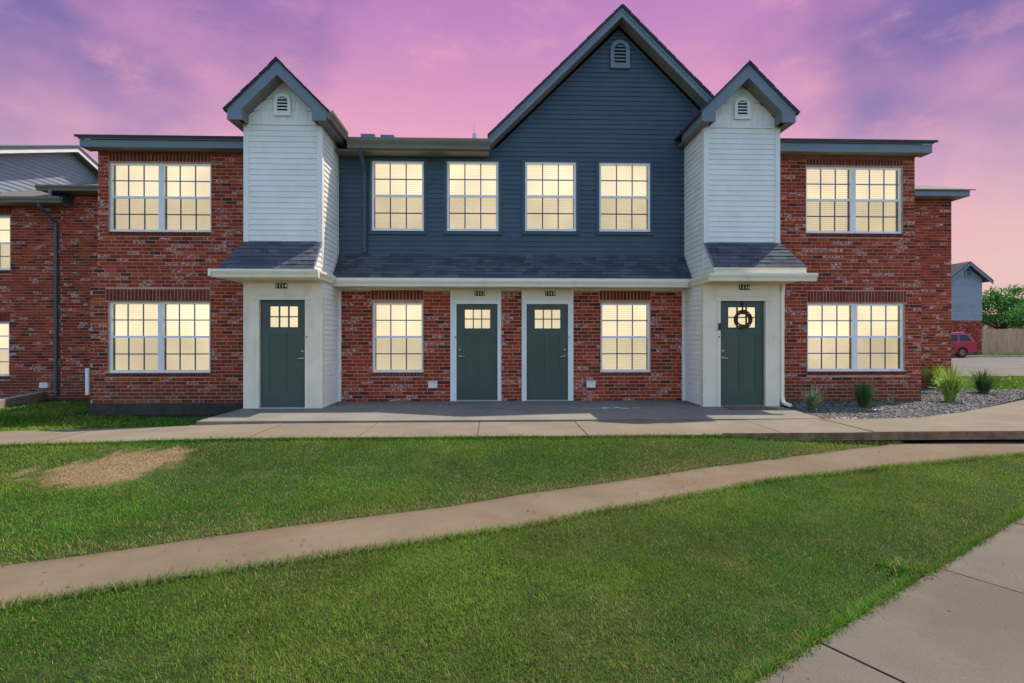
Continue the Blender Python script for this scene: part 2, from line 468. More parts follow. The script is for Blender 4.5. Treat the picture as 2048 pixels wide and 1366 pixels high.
# front sidewalk: bedding + slabs
walk = MB(); xs = np.arange(-20, 11.01, .5)
for a, b in zip(xs[:-1], xs[1:]):
    za, zb = walk_z(a) - .03, walk_z(b) - .03
    walk.hexa([(a, -3.74, za - .04), (b, -3.74, zb - .04), (b, -2.68, zb - .04), (a, -2.68, za - .04), (a, -3.74, za), (b, -3.74, zb), (b, -2.68, zb), (a, -2.68, za)])
walk = struct(walk.build('front_sidewalk', 'dirt'))
jx = [-20, -17.4, -15.8, -14.2, -12.6, -11.0, -9.4, -7.8, -6.3, -4.95, -3.45, -1.93, -.27, 1.29, 2.75, 4.1, 5.4]
for a, b in zip(jx[:-1], jx[1:]):
    g = .006; za, zb = walk_z(a), walk_z(b); j = random.uniform(-.004, .004)
    yb = -2.60 + g if b > -4.9 else -2.63
    m = MB(); zs = [(a + g), (b - g)]
    m.hexa([(a + g, -3.83, za - .11), (b - g, -3.83, zb - .11), (b - g, yb, zb - .11), (a + g, yb, za - .11),
            (a + g, -3.83, za + j), (b - g, -3.83, zb + j), (b - g, yb, zb + j), (a + g, yb, za + j)]).build('concrete_slab', 'concrete_walk', walk)
# right apron slab, wide and curved round the gravel bed
bed_edge = [gz(x, y, 0) for x, y in ((1640, 837), (1740, 838), (1840, 835), (1920, 825), (1990, 812), (2060, 797), (2200, 770), (2330, 757))]
ap = [(5.412, -3.83)] + [(x, -3.83) for x in (8, 10, 12, 14, 17)] + [(17, .6)] + bed_edge[::-1] + [(5.412, bed_edge[0][1] - .02)]
MB().prism_z(ap, -.115, 0.003).build('concrete_slab', 'concrete_walk', walk)
B('slab_edge', 'slab_side', walk, 3.2, 17, -3.836, -3.828, -.118, -.006)  # thin added strip, colour carries both dirt and shade of the slab face


# curved path
PU = [(-700, 1262), (-300, 1190), (0, 1140), (140, 1120), (400, 1082), (600, 1056), (830, 1026), (1000, 1001), (1200, 971), (1400, 942), (1560, 921), (1700, 903), (1830, 886), (2048, 880), (2300, 878)]
PL = [(-700, 1390), (-300, 1280), (0, 1221), (200, 1187), (430, 1147), (640, 1117), (850, 1086), (1050, 1055), (1250, 1016), (1400, 990), (1500, 970), (1700, 946), (1850, 930), (2048, 911), (2300, 892)]
PUw = np.array([ghit(*p) for p in PU]); PLw = np.array([ghit(*p) for p in PL])


def cr(P, xs):
    """smooth interpolation of y over x"""
    x = P[:, 0]; y = P[:, 1]; m = np.gradient(y, x); i = np.clip(np.searchsorted(x, xs) - 1, 0, len(x) - 2)
    h = x[i + 1] - x[i]; t = np.clip((xs - x[i]) / h, 0, 1)
    return (2 * t**3 - 3 * t**2 + 1) * y[i] + (t**3 - 2 * t**2 + t) * h * m[i] + (-2 * t**3 + 3 * t**2) * y[i + 1] + (t**3 - t**2) * h * m[i + 1]


pxs = np.arange(max(PUw[0, 0], PLw[0, 0]), min(PUw[-1, 0], PLw[-1, 0]), .06)


def path_up(x): return cr(PUw, x) + (fbm(x, 0 * x, 3.0, 21) - .5) * .05
def path_lo(x): return cr(PLw, x) + (fbm(x, 0 * x, 3.0, 31) - .5) * .03


def make_path():
    k = 7; t = np.linspace(0, 1, k); yu = path_up(pxs); yl = path_lo(pxs)
    X = np.repeat(pxs[:, None], k, 1); Y = yl[:, None] * (1 - t) + yu[:, None] * t
    Z = terr(X, Y) + .022 + (fbm(X, Y, .9, 3) - .5) * .02
    Xa = np.concatenate([X[:, :1], X, X[:, -1:]], 1); Ya = np.concatenate([Y[:, :1], Y, Y[:, -1:]], 1); Za = np.concatenate([Z[:, :1] - .06, Z, Z[:, -1:] - .06], 1)
    n, m = Xa.shape; idx = np.arange(n * m).reshape(n, m)
    f = np.stack([idx[:-1, :-1], idx[1:, :-1], idx[1:, 1:], idx[:-1, 1:]], -1).reshape(-1, 4)
    struct(np_mesh('garden_path', np.stack([Xa.ravel(), Ya.ravel(), Za.ravel()], 1), [f], 'concrete_path', smooth_=True))


make_path()
# near walkway
NA = Vector((*ghit(1515, 1366), 0)); NB = Vector((*ghit(2048, 1032), 0))
nd = (NB - NA).normalized(); nn = Vector((nd.y, -nd.x, 0))
NW = 1.5
nw = MB(); ss = np.arange(-4, 7, .5)
nz = lambda p: float(terr(p.x, p.y)) + .012
P0 = NA - nd * 4; P1 = NB + nd * 2.0
nw = struct(MB().hexa([(*(P0 + nn * .05).xy, -.34), (*(P1 + nn * .05).xy, -.34), (*(P1 + nn * (NW - .05)).xy, -.34), (*(P0 + nn * (NW - .05)).xy, -.34),
                       (*(P0 + nn * .05).xy, nz(P0) - .07), (*(P1 + nn * .05).xy, nz(P1) - .07), (*(P1 + nn * (NW - .05)).xy, nz(P1) - .07), (*(P0 + nn * (NW - .05)).xy, nz(P0) - .07)]).build('near_walkway', 'dirt'))
jA = (Vector((*ghit(1640, 1290), 0)) - NA).dot(nd); jB = (Vector((*ghit(1870, 1137), 0)) - NA).dot(nd)
js = [jA - 4 * (jB - jA) + i * (jB - jA) for i in range(9)]
for a, b in zip(js[:-1], js[1:]):
    q = [NA + nd * (a + .008), NA + nd * (b - .008), NA + nd * (b - .008) + nn * NW, NA + nd * (a + .008) + nn * NW]
    j = random.uniform(-.001, .001)
    MB().hexa([(p.x, p.y, nz(p) - .1) for p in q] + [(p.x, p.y, nz(p) + j) for p in q]).build('concrete_slab', 'concrete_near', nw)

# parking lot and kerb behind on the right
lot = struct(MB().prism_z([(11.0, 6.3), (80, 9.0), (80, 25.9), (11.0, 24.6)], -.06, 0.004).build('parking_lot', 'asphalt'))
kb = struct(MB().prism_z([(11.0, 24.62), (80, 25.92), (80, 26.12), (11.0, 24.82)], -.06, .13).build('road_kerb', 'kerb'))
tag(MB().prism_z([(-12.55, 3.38), (-12.35, 3.38), (-11.62, 1.2), (-11.5, .2), (-11.75, .2), (-11.85, 1.2)], -.45, -.12).build('garden_kerb', 'kerb'),
    'raised concrete edging kerb running out from the left brick building', 'kerb')

# ================================================================== BUILDING HELPERS
CH, BL = .0762, .229
brick_mesh = None


def full_brick_mesh(mat):
    m = MB(); w, h = (BL - .012) / 2, (CH - .0125) / 2; c = .003
    f = [(-w + c, -.0, -h + c), (w - c, 0, -h + c), (w - c, 0, h - c), (-w + c, 0, h - c)]
    e = [(-w, c, -h), (w, c, -h), (w, c, h), (-w, c, h)]; k = [(-w, .022, -h), (w, .022, -h), (w, .022, h), (-w, .022, h)]
    m.add(f + e + k, [(0, 1, 2, 3)] + [(4 + i, 4 + (i + 1) % 4, (i + 1) % 4, i) for i in range(4)] + [(8 + i, 8 + (i + 1) % 4, 4 + (i + 1) % 4, 4 + i) for i in range(4)])
    me = bpy.data.meshes.new('brick'); me.from_pydata(m.v, [], m.f); me.materials.append(MATS[mat]); return me


def brick_rects(x0, x1, z0, z1, holes):
    out = []; n = int(math.floor((z1 - z0 + .02) / CH))
    for i in range(n):
        a = z0 + i * CH; b = a + CH; zm = (a + b) / 2
        segs = [(x0, x1)]
        for hx0, hx1, hz0, hz1 in holes:
            if hz0 - .02 < zm < hz1 + .02:
                new = []
                for s0, s1 in segs:
                    if hx1 <= s0 or hx0 >= s1: new.append((s0, s1)); continue
                    if hx0 > s0: new.append((s0, hx0))
                    if hx1 < s1: new.append((hx1, s1))
                segs = new
        off = (i % 2) * BL / 2 + ((i * 7) % 5) * .012
        for s0, s1 in segs:
            x = math.floor((s0 - off) / BL) * BL + off; cut = []
            while x < s1:
                l, r = max(x, s0), min(x + BL, s1); x += BL
                if r - l > .05: cut.append([l, r])
                elif cut and r - l > .001: cut[-1][1] = r
                elif r - l > .001: s0 = l  # tiny leading sliver, taken by the next brick
                if len(cut) == 1 and s0 > segs[0][0] and cut[0][0] - s0 < .06 and cut[0][0] > s0: cut[0][0] = s0
            out += [(l, r, a, b) for l, r in cut]
    return out


def lay_bricks(root, walls, mat='brick', nmax=300):
    """walls: list of (wall_part, y, rects)"""
    allb = []
    for part, y, rects in walls:
        for (l, r, a, b) in rects:
            d = math.hypot((l + r) / 2, y + DIST) + .3 * abs((a + b) / 2 - EYE); allb.append((d, part, y, l, r, a, b))
    allb.sort(key=lambda q: q[0]); bm = full_brick_mesh(mat); ro = origin(root); rest = MB(); n = 0
    for d, part, y, l, r, a, b in allb:
        jy = random.uniform(-.003, .002); full = abs(r - l - BL) < .004
        if full and n < nmax:
            o = bpy.data.objects.new('brick', bm); C.objects.link(o); o.parent = part
            o.location = ((l + r) / 2 - ro.x, y + jy - ro.y, (a + b) / 2 - ro.z)
            o.rotation_euler = (0, random.uniform(-.006, .006), random.uniform(-.008, .008)); n += 1
        else:
            g = .0061; c = .003; ww = (r - l) / 2 - g; hh = (b - a) / 2 - g; cx, cz = (l + r) / 2, (a + b) / 2; yy = y + jy
            f = [(-ww + c, 0, -hh + c), (ww - c, 0, -hh + c), (ww - c, 0, hh - c), (-ww + c, 0, hh - c)]
            e = [(-ww, c, -hh), (ww, c, -hh), (ww, c, hh), (-ww, c, hh)]; k = [(-ww, .022, -hh), (ww, .022, -hh), (ww, .022, hh), (-ww, .022, hh)]
            rest.add([(cx + p[0], yy + p[1], cz + p[2]) for p in f + e + k],
                     [(0, 1, 2, 3)] + [(4 + i, 4 + (i + 1) % 4, (i + 1) % 4, i) for i in range(4)] + [(8 + i, 8 + (i + 1) % 4, 4 + (i + 1) % 4, 4 + i) for i in range(4)])
    if rest.v: tag(rest.build('brickwork', mat, root), kind='stuff')


def soldiers(parent, x0, x1, z0, z1, y, name='soldier_course', pitch=.073, proud=-.001, depth=.05):
    n = max(1, round((x1 - x0) / pitch)); w = (x1 - x0) / n; m = MB()
    for i in range(n):
        a = x0 + i * w; j = random.uniform(-.003, .002) - proud; m.box(a + .0075, a + w - .0075, y + j, y + depth, z0 + .006, z1 - .006)
    return m.build(name, 'brick_soldier', parent)


def holes_wall(x0, x1, z0, z1, holes, y, depth, m=None):
    m = m or MB()
    xs = sorted({x0, x1, *[v for h in holes for v in h[:2] if x0 < v < x1]}); zs = sorted({z0, z1, *[v for h in holes for v in h[2:] if z0 < v < z1]})
    for a, b in zip(xs[:-1], xs[1:]):
        for c, d in zip(zs[:-1], zs[1:]):
            if any(h[0] <= (a + b) / 2 <= h[1] and h[2] <= (c + d) / 2 <= h[3] for h in holes): continue
            m.quad((a, y, c), (b, y, c), (b, y, d), (a, y, d))
    for h in holes:
        a, b, c, d = max(h[0], x0), min(h[1], x1), max(h[2], z0), min(h[3], z1)
        m.quad((a, y, c), (a, y + depth, c), (a, y + depth, d), (a, y, d)); m.quad((b, y, c), (b, y, d), (b, y + depth, d), (b, y + depth, c))
        m.quad((a, y, c), (b, y, c), (b, y + depth, c), (a, y + depth, c)); m.quad((a, y, d), (a, y + depth, d), (b, y + depth, d), (b, y, d))
    return m


def board(parent, mp, l0, r0, l1, r1, z0, z1, mat, n0=.017, n1=.004, name='siding_board'):
    p = [mp(l0, -.004, z0), mp(r0, -.004, z0), mp(r0, n0, z0), mp(l0, n0, z0), mp(l1, -.004, z1), mp(r1, -.004, z1), mp(r1, n1, z1), mp(l1, n1, z1)]
    return MB().hexa(p).build(name, mat, parent)


def siding(parent, mp, fn, z0, z1, mat, exp=.1016):
    n = max(1, round((z1 - z0) / exp)); e = (z1 - z0) / n
    for i in range(n):
        a, b = z0 + i * e, z0 + (i + 1) * e; sm = fn((a + b) / 2)
        for k, (l, r) in enumerate(sm):
            sb, st = fn(a + 1e-4), fn(b - 1e-4)
            l0, r0 = (sb[k] if len(sb) == len(sm) else (l, r)); l1, r1 = (st[k] if len(st) == len(sm) else (l, r))
            if r1 < l1: l1 = r1 = (l1 + r1) / 2
            if r0 - l0 < .03: continue
            board(parent, mp, l0, r0, l1, r1, a, b, mat)


def window(parent, x0, x1, z0, z1, y, double=False, gap=.004, frame='vinyl'):
    fw = .042; m = MB()
    m.box(x0, x0 + fw, y, y + .07, z0 + .05, z1 - fw); m.box(x1 - fw, x1, y, y + .07, z0 + .05, z1 - fw)
    m.box(x0, x1, y - .004, y + .07, z1 - fw, z1); m.box(x0, x1, y - .012, y + .07, z0, z0 + .05)
    units = [(x0 + fw, x1 - fw)]
    if double:
        c = (x0 + x1) / 2; m.box(c - .055, c + .055, y - .002, y + .07, z0 + .05, z1 - fw); units = [(x0 + fw, c - .055), (c + .055, x1 - fw)]
    w = m.build('window', frame, parent)
    zm = (z0 + z1) / 2 + .01
    for a, b in units:
        MB().box(a, b, y + .012, y + .06, zm - .022, zm + .022).build('meeting_rail', frame, w)
        jm = MB()
        jm.box(a - .001, a + .006, y + .05, y + .12, z0 + .03, z1 - .02); jm.box(b - .006, b + .001, y + .05, y + .12, z0 + .03, z1 - .02)
        jm.build('jamb', 'jamb_dark', w)
        for lo, hi, gy in ((zm + .022, z1 - fw, y + .030), (z0 + .05, zm - .022, y + .052)):
            g = MB(); cw = (b - a) / 3; ch = (hi - lo) / 2; mw = .0115
            for i in (1, 2): g.box(a + i * cw - mw, a + i * cw + mw, gy - .006, gy + .006, lo, hi)
            for i in range(3): g.box(a + i * cw + (mw if i else 0), a + (i + 1) * cw - (mw if i < 2 else 0), gy - .0055, gy + .0055, lo + ch - mw, lo + ch + mw)
            g.build('muntin_grid', 'muntin_paint', w)
            for i in range(3):
                for j in range(2):
                    MB().box(a + i * cw + (mw if i else 0), a + (i + 1) * cw - (mw if i < 2 else 0), gy - .002, gy + .002, lo + j * ch + (mw if j else 0), lo + (j + 1) * ch - (0 if j else mw)).build('pane', 'glass', w)
        MB().box(a + .004, b - .004, y + .018, y + .020, z0 + .052, zm - .024).build('insect_screen', 'screen_mesh', w)
        s = MB(); z = z0 + .055; ya = y + .088
        while z < z1 - .05:
            j = random.uniform(-.001, .001); t = .042 - gap
            s.hexa([(a + .012, ya - .006 + j, z), (b - .012, ya - .006 + j, z), (b - .012, ya - .003 + j, z), (a + .012, ya - .003 + j, z),
                    (a + .012, ya + .008 + j, z + t), (b - .012, ya + .008 + j, z + t), (b - .012, ya + .011 + j, z + t), (a + .012, ya + .011 + j, z + t)]); z += .042
        bl = s.build('blind', 'lit_blind', w)
        MB().box(a - .01, b + .01, y + .125, y + .135, z0 + .02, z1 - .02).build('lit_interior', 'lit_room', w)
    return w


def door(parent, x0, x1, z0, z1, y, handle_right):
    """slab door: stiles, rails, recessed panels, six lites"""
    W = x1 - x0; H = z1 - z0; d = MB()
    lx0, lx1 = x0 + W * .20, x1 - W * .18; lz0, lz1 = z1 - H * .252, z1 - H * .058
    p1, p2 = (x0 + W * .19, x0 + W * .44), (x0 + W * .56, x0 + W * .81); pz0, pz1 = z0 + H * .145, z0 + H * .68
    holes_wall(x0, x1, z0, z1, [(lx0, lx1, lz0, lz1)], y, .045, d)
    d.quad((x0, y, z0), (x0, y, z1), (x0, y + .045, z1), (x0, y + .045, z0)); d.quad((x1, y, z0), (x1, y + .045, z0), (x1, y + .045, z1), (x1, y, z1))
    D = d.build('door', 'door_green', parent)
    # raised stile/rail layer round the two panels
    s = MB(); ys = y - .009
    for a, b, c, e in ((x0 + .001, p1[0], pz0, pz1), (p1[1], p2[0], pz0, pz1), (p2[1], x1 - .001, pz0, pz1), (x0 + .001, x1 - .001, z0 + .002, pz0), (x0 + .001, x1 - .001, pz1, lz0 - .03)):
        s.box(a, b, ys, y - .0005, c, e)
    s.build('stile_and_rail', 'door_green', D)
    g = MB(); mw = .011; lw = (lx1 - lx0) / 3; lh = (lz1 - lz0) / 2
    for i in (1, 2): g.box(lx0 + i * lw - mw, lx0 + i * lw + mw, y - .008, y + .03, lz0, lz1)
    for i in range(3): g.box(lx0 + i * lw + (mw if i else 0), lx0 + (i + 1) * lw - (mw if i < 2 else 0), y - .0075, y + .03, lz0 + lh - mw, lz0 + lh + mw)
    g.box(lx0 - .012, lx0, y - .01, y + .02, lz0 - .012, lz1 + .012); g.box(lx1, lx1 + .012, y - .01, y + .02, lz0 - .012, lz1 + .012)
    g.box(lx0, lx1, y - .0095, y + .02, lz0 - .012, lz0); g.box(lx0, lx1, y - .0095, y + .02, lz1, lz1 + .012)
    g.build('muntin_grid', 'door_green', D)
    for i in range(3):
        for j in range(2):
            MB().box(lx0 + i * lw + (mw if i else 0), lx0 + (i + 1) * lw - (mw if i < 2 else 0), y + .010, y + .014, lz0 + j * lh + (mw if j else 0), lz0 + (j + 1) * lh - (0 if j else mw)).build('pane', 'glass', D)
    MB().box(lx0 - .005, lx1 + .005, y + .032, y + .04, lz0 - .005, lz1 + .005).build('lit_interior', 'lit_door', D)
    hx = x1 - .065 if handle_right else x0 + .065; sg = -1 if handle_right else 1; hz = z0 + H * .455
    k = MB(); k.tube([(hx, y - .009, hz), (hx, y - .022, hz)], .030, 16); k.tube([(hx, y - .02, hz), (hx, y - .055, hz)], .011, 10)
    k.tube([(hx - sg * .008, y - .052, hz), (hx + sg * .05, y - .055, hz - .002), (hx + sg * .115, y - .05, hz - .006)], [.012, .010, .008], 8)
    k.build('door_handle', 'metal_satin', D, True)
    k = MB(); k.tube([(hx, y - .009, hz + .135), (hx, y - .026, hz + .135)], [.030, .026], 16); k.tube([(hx, y - .026, hz + .135), (hx, y - .032, hz + .135)], .012, 10)
    k.build('deadbolt', 'metal_satin', D, True)
    return D


def text_mesh(body, size, cx, y, cz, mat, parent, name):
    cu = bpy.data.curves.new('t', 'FONT'); cu.body = body; cu.size = size; cu.extrude = .002; cu.align_x = 'CENTER'; cu.align_y = 'CENTER'; cu.offset = .002; cu.space_character = 1.15
    ob = bpy.data.objects.new('t', cu); C.objects.link(ob); dg = bpy.context.evaluated_depsgraph_get()
    me = bpy.data.meshes.new_from_object(ob.evaluated_get(dg)); bpy.data.objects.remove(ob)
    o = origin(parent)
    for v in me.vertices: x, yy, z = v.co; v.co = (x + cx - o.x, y - z - o.y, yy + cz - o.z)
    me.name = name; me.materials.clear(); me.materials.append(MATS[mat]); r = bpy.data.objects.new(name, me); C.objects.link(r); r.parent = parent
    return r


def plaque(parent, num, cx, y, cz):
    p = B('number_plaque', 'black_plastic', parent, cx - .11, cx + .11, y - .014, y, cz - .05, cz + .05)
    text_mesh(num, .098, cx, y - .0165, cz, 'plaque_white', p, 'house_number')


def gutter_x(parent, x0, x1, yb, z0, h, mat, name='gutter'):
    k = h / .15
    poly = [(yb, z0), (yb - .065, z0), (yb - .075, z0 + .045 * k), (yb - .10, z0 + .085 * k), (yb - .112, z0 + .11 * k), (yb - .112, z0 + h), (yb - .098, z0 + h), (yb - .095, z0 + h - .03), (yb - .014, z0 + h - .03), (yb - .012, z0 + h), (yb, z0 + h)]
    return MB().prism_x(poly, x0, x1).build(name, mat, parent)


def gutter_y(parent, y0, y1, xb, z0, h, sgn, mat, name='gutter'):
    k = h / .15
    poly = [(xb, z0), (xb + sgn * .065, z0), (xb + sgn * .075, z0 + .045 * k), (xb + sgn * .10, z0 + .085 * k), (xb + sgn * .112, z0 + .11 * k), (xb + sgn * .112, z0 + h), (xb + sgn * .098, z0 + h), (xb + sgn * .095, z0 + h - .03), (xb + sgn * .014, z0 + h - .03), (xb + sgn * .012, z0 + h), (xb, z0 + h)]
    return MB().prism_y(poly, y0, y1).build(name, mat, parent)


def downspout(parent, pts, mat, w=.075, d=.055, straps=()):
    m = MB(); pts = [Vector(p) for p in pts]
    rings = []
    for i, p in enumerate(pts):
        dd = (pts[min(i + 1, len(pts) - 1)] - pts[max(i - 1, 0)]).normalized(); sx = Vector((1, 0, 0)); sy = dd.cross(sx).normalized()
        rings.append([p + sx * (a * w / 2) + sy * (b * d / 2) for a, b in ((-1, -.7), (-.7, -1), (.7, -1), (1, -.7), (1, .7), (.7, 1), (-.7, 1), (-1, .7))])
    n = 8; vs = [v for q in rings for v in q]
    fs = [(i * n + k, i * n + (k + 1) % n, (i + 1) * n + (k + 1) % n, (i + 1) * n + k) for i in range(len(pts) - 1) for k in range(n)] + [tuple(range(n)), tuple(range((len(pts) - 1) * n, len(pts) * n))]
    m.add(vs, fs); o = m.build('downspout', mat, parent)
    for (x, y, z) in straps: B('strap', mat, o, x - w / 2 - .006, x + w / 2 + .006, y - d / 2 - .004, y + d / 2 + .02, z - .012, z + .012)
    return o


def arch_vent(parent, xc, y, z0, w, h, mat, nsl=5):
    def arch(wd, zb, zt, k=12):
        r = wd / 2; return [(xc - r, zb), (xc + r, zb)] + [(xc + r * math.cos(a), zt - r + r * math.sin(a)) for a in np.linspace(0, math.pi, k)]
    m = MB(); o = arch(w, z0, z0 + h); i = arch(w * .62, z0 + w * .19, z0 + h - w * .19); n = len(o)
    A = [(x, y - .045, z) for x, z in o] + [(x, y - .045, z) for x, z in i] + [(x, y + .01, z) for x, z in o] + [(x, y - .01, z) for x, z in i]
    fs = []
    for k in range(n):
        q = (k + 1) % n; fs += [(k, q, n + q, n + k), (k, 2 * n + k, 2 * n + q, q), (n + k, n + q, 3 * n + q, 3 * n + k)]
    m.add(A, fs); v = m.build('gable_vent', mat, parent)
    MB().prism_y(i, y - .012, y - .008).build('vent_backing', 'dark_void', v)
    zb, zt = z0 + w * .19, z0 + h - w * .19; r = w * .31; s = (zt - zb) / nsl
    for k in range(nsl):
        za = zb + k * s + .1 * s; hw = r
        zc = za + s * .6
        if zc > zt - r: hw = math.sqrt(max(r * r - (zc - (zt - r)) ** 2, 1e-4))
        MB().hexa([(xc - hw, y - .038, za), (xc + hw, y - .038, za), (xc + hw, y - .014, za + s * .28), (xc - hw, y - .014, za + s * .28),
                   (xc - hw, y - .038, za + s * .34), (xc + hw, y - .038, za + s * .34), (xc + hw, y - .014, za + s * .62), (xc - hw, y - .014, za + s * .62)]).build('louvre_slat', mat, v)


def slope_slab(m, x0, z0, x1, z1, t, y0, y1):
    return m.hexa([(x0, y0, z0 - t), (x1, y0, z1 - t), (x1, y1, z1 - t), (x0, y1, z0 - t), (x0, y0, z0), (x1, y0, z1), (x1, y1, z1), (x0, y1, z0)])


def shingle_roof(parent, eave, top, rows, mat='shingle', wmean=.27, t=.011):
    """eave=((xl,xr),y,z) top=((xl,xr),y,z) front slope, individual tabs"""
    (el, er), ey, ez = eave; (tl, tr), ty, tz = top
    nrm = Vector((0, -(tz - ez), (ty - ey))).normalized()
    nrm = Vector((0, -(tz - ez), ty - ey)).normalized()
    P = lambda u, s, n: Vector((0, ey + (ty - ey) * s, ez + (tz - ez) * s)) + Vector((u, 0, 0)) + nrm * n
    base = MB().prism([P(el, 0, -.012), P(er, 0, -.012), P(tr, 1, -.012), P(tl, 1, -.012)], [P(el, 0, 0), P(er, 0, 0), P(tr, 1, 0), P(tl, 1, 0)]).build('pent_roof', mat, parent)
    for i in range(rows):
        s0 = i / rows - (.03 if i == 0 else 0); s1 = (i + 1.0) / rows
        l0, r0 = el + (tl - el) * max(s0, 0), er + (tr - er) * max(s0, 0); l1, r1 = el + (tl - el) * s1, er + (tr - er) * s1
        x = min(l0, l1) - random.uniform(0, wmean)
        while x < max(r0, r1):
            w = wmean * random.uniform(.6, 1.35); a, b = x + .002, x + w - .002; x += w
            a0, b0, a1, b1 = max(a, l0), min(b, r0), max(a, l1), min(b, r1)
            if b0 - a0 < .02: continue
            if b1 < a1: a1 = b1 = min(max((a1 + b1) / 2, l1), r1)
            tt = t + random.choice((0, 0, .006)); j = random.uniform(-.012, .004) / rows
            MB().hexa([P(a0, s0 + j, .0), P(b0, s0 + j, .0), P(b1, s1, .0), P(a1, s1, .0), P(a0, s0 + j, tt), P(b0, s0 + j, tt), P(b1, s1, .004), P(a1, s1, .004)]).build('shingle', mat, base)
    return base


# ================================================================== MAIN APARTMENT BUILDING
A = thing('apartment_building', 'two storey red brick and slate siding apartment building with four numbered doors', 'building')
WIN = [(-8.137, -6.023, 3.590, 5.045), (-8.147, -6.043, .620, 2.110), (-2.640, -1.565, .620, 2.110), (2.255, 3.340, .615, 2.110),
       (-2.650, -1.546, 3.635, 5.120), (-1.056, .046, 3.640, 5.130), (.616, 1.718, 3.650, 5.135), (2.217, 3.328, 3.650, 5.135),
       (6.775, 8.945, 3.652, 5.115), (6.805, 8.990, .624, 2.110)]
LWT, RWT = 5.285, 5.385
LX0, LX0b, LX1 = -8.362, -8.516, -4.80
RX1, RX1b, RX0 = 9.216, 9.363, 5.58
MY = .006  # mortar recess
walls = []
# left wing
h_u = [WIN[0], (-8.137, -6.023, 5.062, LWT + .02), (-8.137, -6.023, 3.500, 3.590)]
h_l = [WIN[1], (-8.197, -6.047, 2.128, 2.385), (-8.197, -6.047, .535, .620)]
zl0, zl1 = -.02, -.02 + 37 * CH
lw = holes_wall(LX0b + .004, LX1, zl0, zl1, [WIN[1]], MY, .1); holes_wall(LX0 + .004, LX1, zl1, LWT, [WIN[0]], MY, .1, lw)
lw.quad((LX0b + .004, MY, zl0), (LX0b + .004, MY, zl1), (LX0b + .004, 7.6, zl1), (LX0b + .004, 7.6, zl0)); lw.quad((LX0 + .004, MY, zl1), (LX0 + .004, MY, LWT), (LX0 + .004, 7.6, LWT), (LX0 + .004, 7.6, zl1))
lw.quad((LX0b + .004, MY, zl1), (LX0 + .004, MY, zl1), (LX0 + .004, 7.6, zl1), (LX0b + .004, 7.6, zl1))
lwp = lw.build('brick_wall', 'mortar', A)
walls += [(lwp, 0, brick_rects(LX0b, LX1, zl0, zl1, h_l)), (lwp, 0, brick_rects(LX0, LX1, zl1, LWT, h_u))]
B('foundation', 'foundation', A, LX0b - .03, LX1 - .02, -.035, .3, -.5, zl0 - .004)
soldiers(lwp, -8.137, -6.023, 5.062, LWT + .015, 0); soldiers(lwp, -8.197, -6.047, 2.128, 2.385, 0)
soldiers(lwp, -8.137, -6.023, 3.500, 3.586, 0, 'rowlock_sill', .075, .022, .09); soldiers(lwp, -8.197, -6.047, .535, .616, 0, 'rowlock_sill', .075, .022, .09)
# right wing
h_u = [WIN[8], (6.775, 8.945, 5.135, RWT + .02), (6.775, 8.945, 3.565, 3.652)]
h_l = [WIN[9], (6.80, 9.03, 2.130, 2.385), (6.80, 9.03, .54, .624)]
zr0, zr1 = -.04, -.04 + 39 * CH
rw = holes_wall(RX0, RX1b - .004, zr0, zr1, [WIN[9]], MY, .1); holes_wall(RX0, RX1 - .004, zr1, RWT, [WIN[8]], MY, .1, rw)
rw.quad((RX1b - .004, MY, zr0), (RX1b - .004, 7.6, zr0), (RX1b - .004, 7.6, zr1), (RX1b - .004, MY, zr1)); rw.quad((RX1 - .004, MY, zr1), (RX1 - .004, 7.6, zr1), (RX1 - .004, 7.6, RWT), (RX1 - .004, MY, RWT))
rw.quad((RX1 - .004, MY, zr1), (RX1b - .004, MY, zr1), (RX1b - .004, 7.6, zr1), (RX1 - .004, 7.6, zr1))
rwp = rw.build('brick_wall', 'mortar', A)
walls += [(rwp, 0, brick_rects(RX0, RX1b, zr0, zr1, h_l)), (rwp, 0, brick_rects(RX0, RX1, zr1, RWT, h_u))]
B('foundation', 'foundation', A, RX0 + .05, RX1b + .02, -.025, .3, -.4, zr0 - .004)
soldiers(rwp, 6.775, 8.945, 5.135, RWT + .01, 0); soldiers(rwp, 6.80, 9.03, 2.130, 2.385, 0)
soldiers(rwp, 6.775, 8.945, 3.565, 3.648, 0, 'rowlock_sill', .075, .022, .09); soldiers(rwp, 6.80, 9.03, .54, .620, 0, 'rowlock_sill', .075, .022, .09)
# centre ground floor
CX0, CX1 = -3.345, 4.075
DS = [(-.985, .105), (.545, 1.660)]
for a, b, win in ((CX0, DS[0][0], WIN[2]), (DS[0][1], DS[1][0], None), (DS[1][1], CX1, WIN[3])):
    hol = [win] if win else []
    p = holes_wall(a, b, -.03, 2.40, hol, MY, .1).build('brick_wall', 'mortar', A)
    hh = list(hol)
    if win: hh += [(win[0] - .03, win[1] + .01, 2.165, 2.42), (win[0] - .01, win[1] + .01, win[2] - .09, win[2])]
    walls.append((p, 0, brick_rects(a, b, -.02, 2.395, hh)))
    if win:
        soldiers(p, win[0] - .03, win[1] + .01, 2.165, 2.395, 0, pitch=.0755); soldiers(p, win[0] - .01, win[1] + .01, win[2] - .085, win[2] - .004, 0, 'rowlock_sill', .075, .02, .09)
lay_bricks(A, walls)
# hull behind (side, back and floors that keep the light out)
hull = MB(); hull.box(LX0 + .1, RX1 - .1, .30, 7.6, -.2, 5.25)
hull.build('back_wall', 'mortar_dull', A)
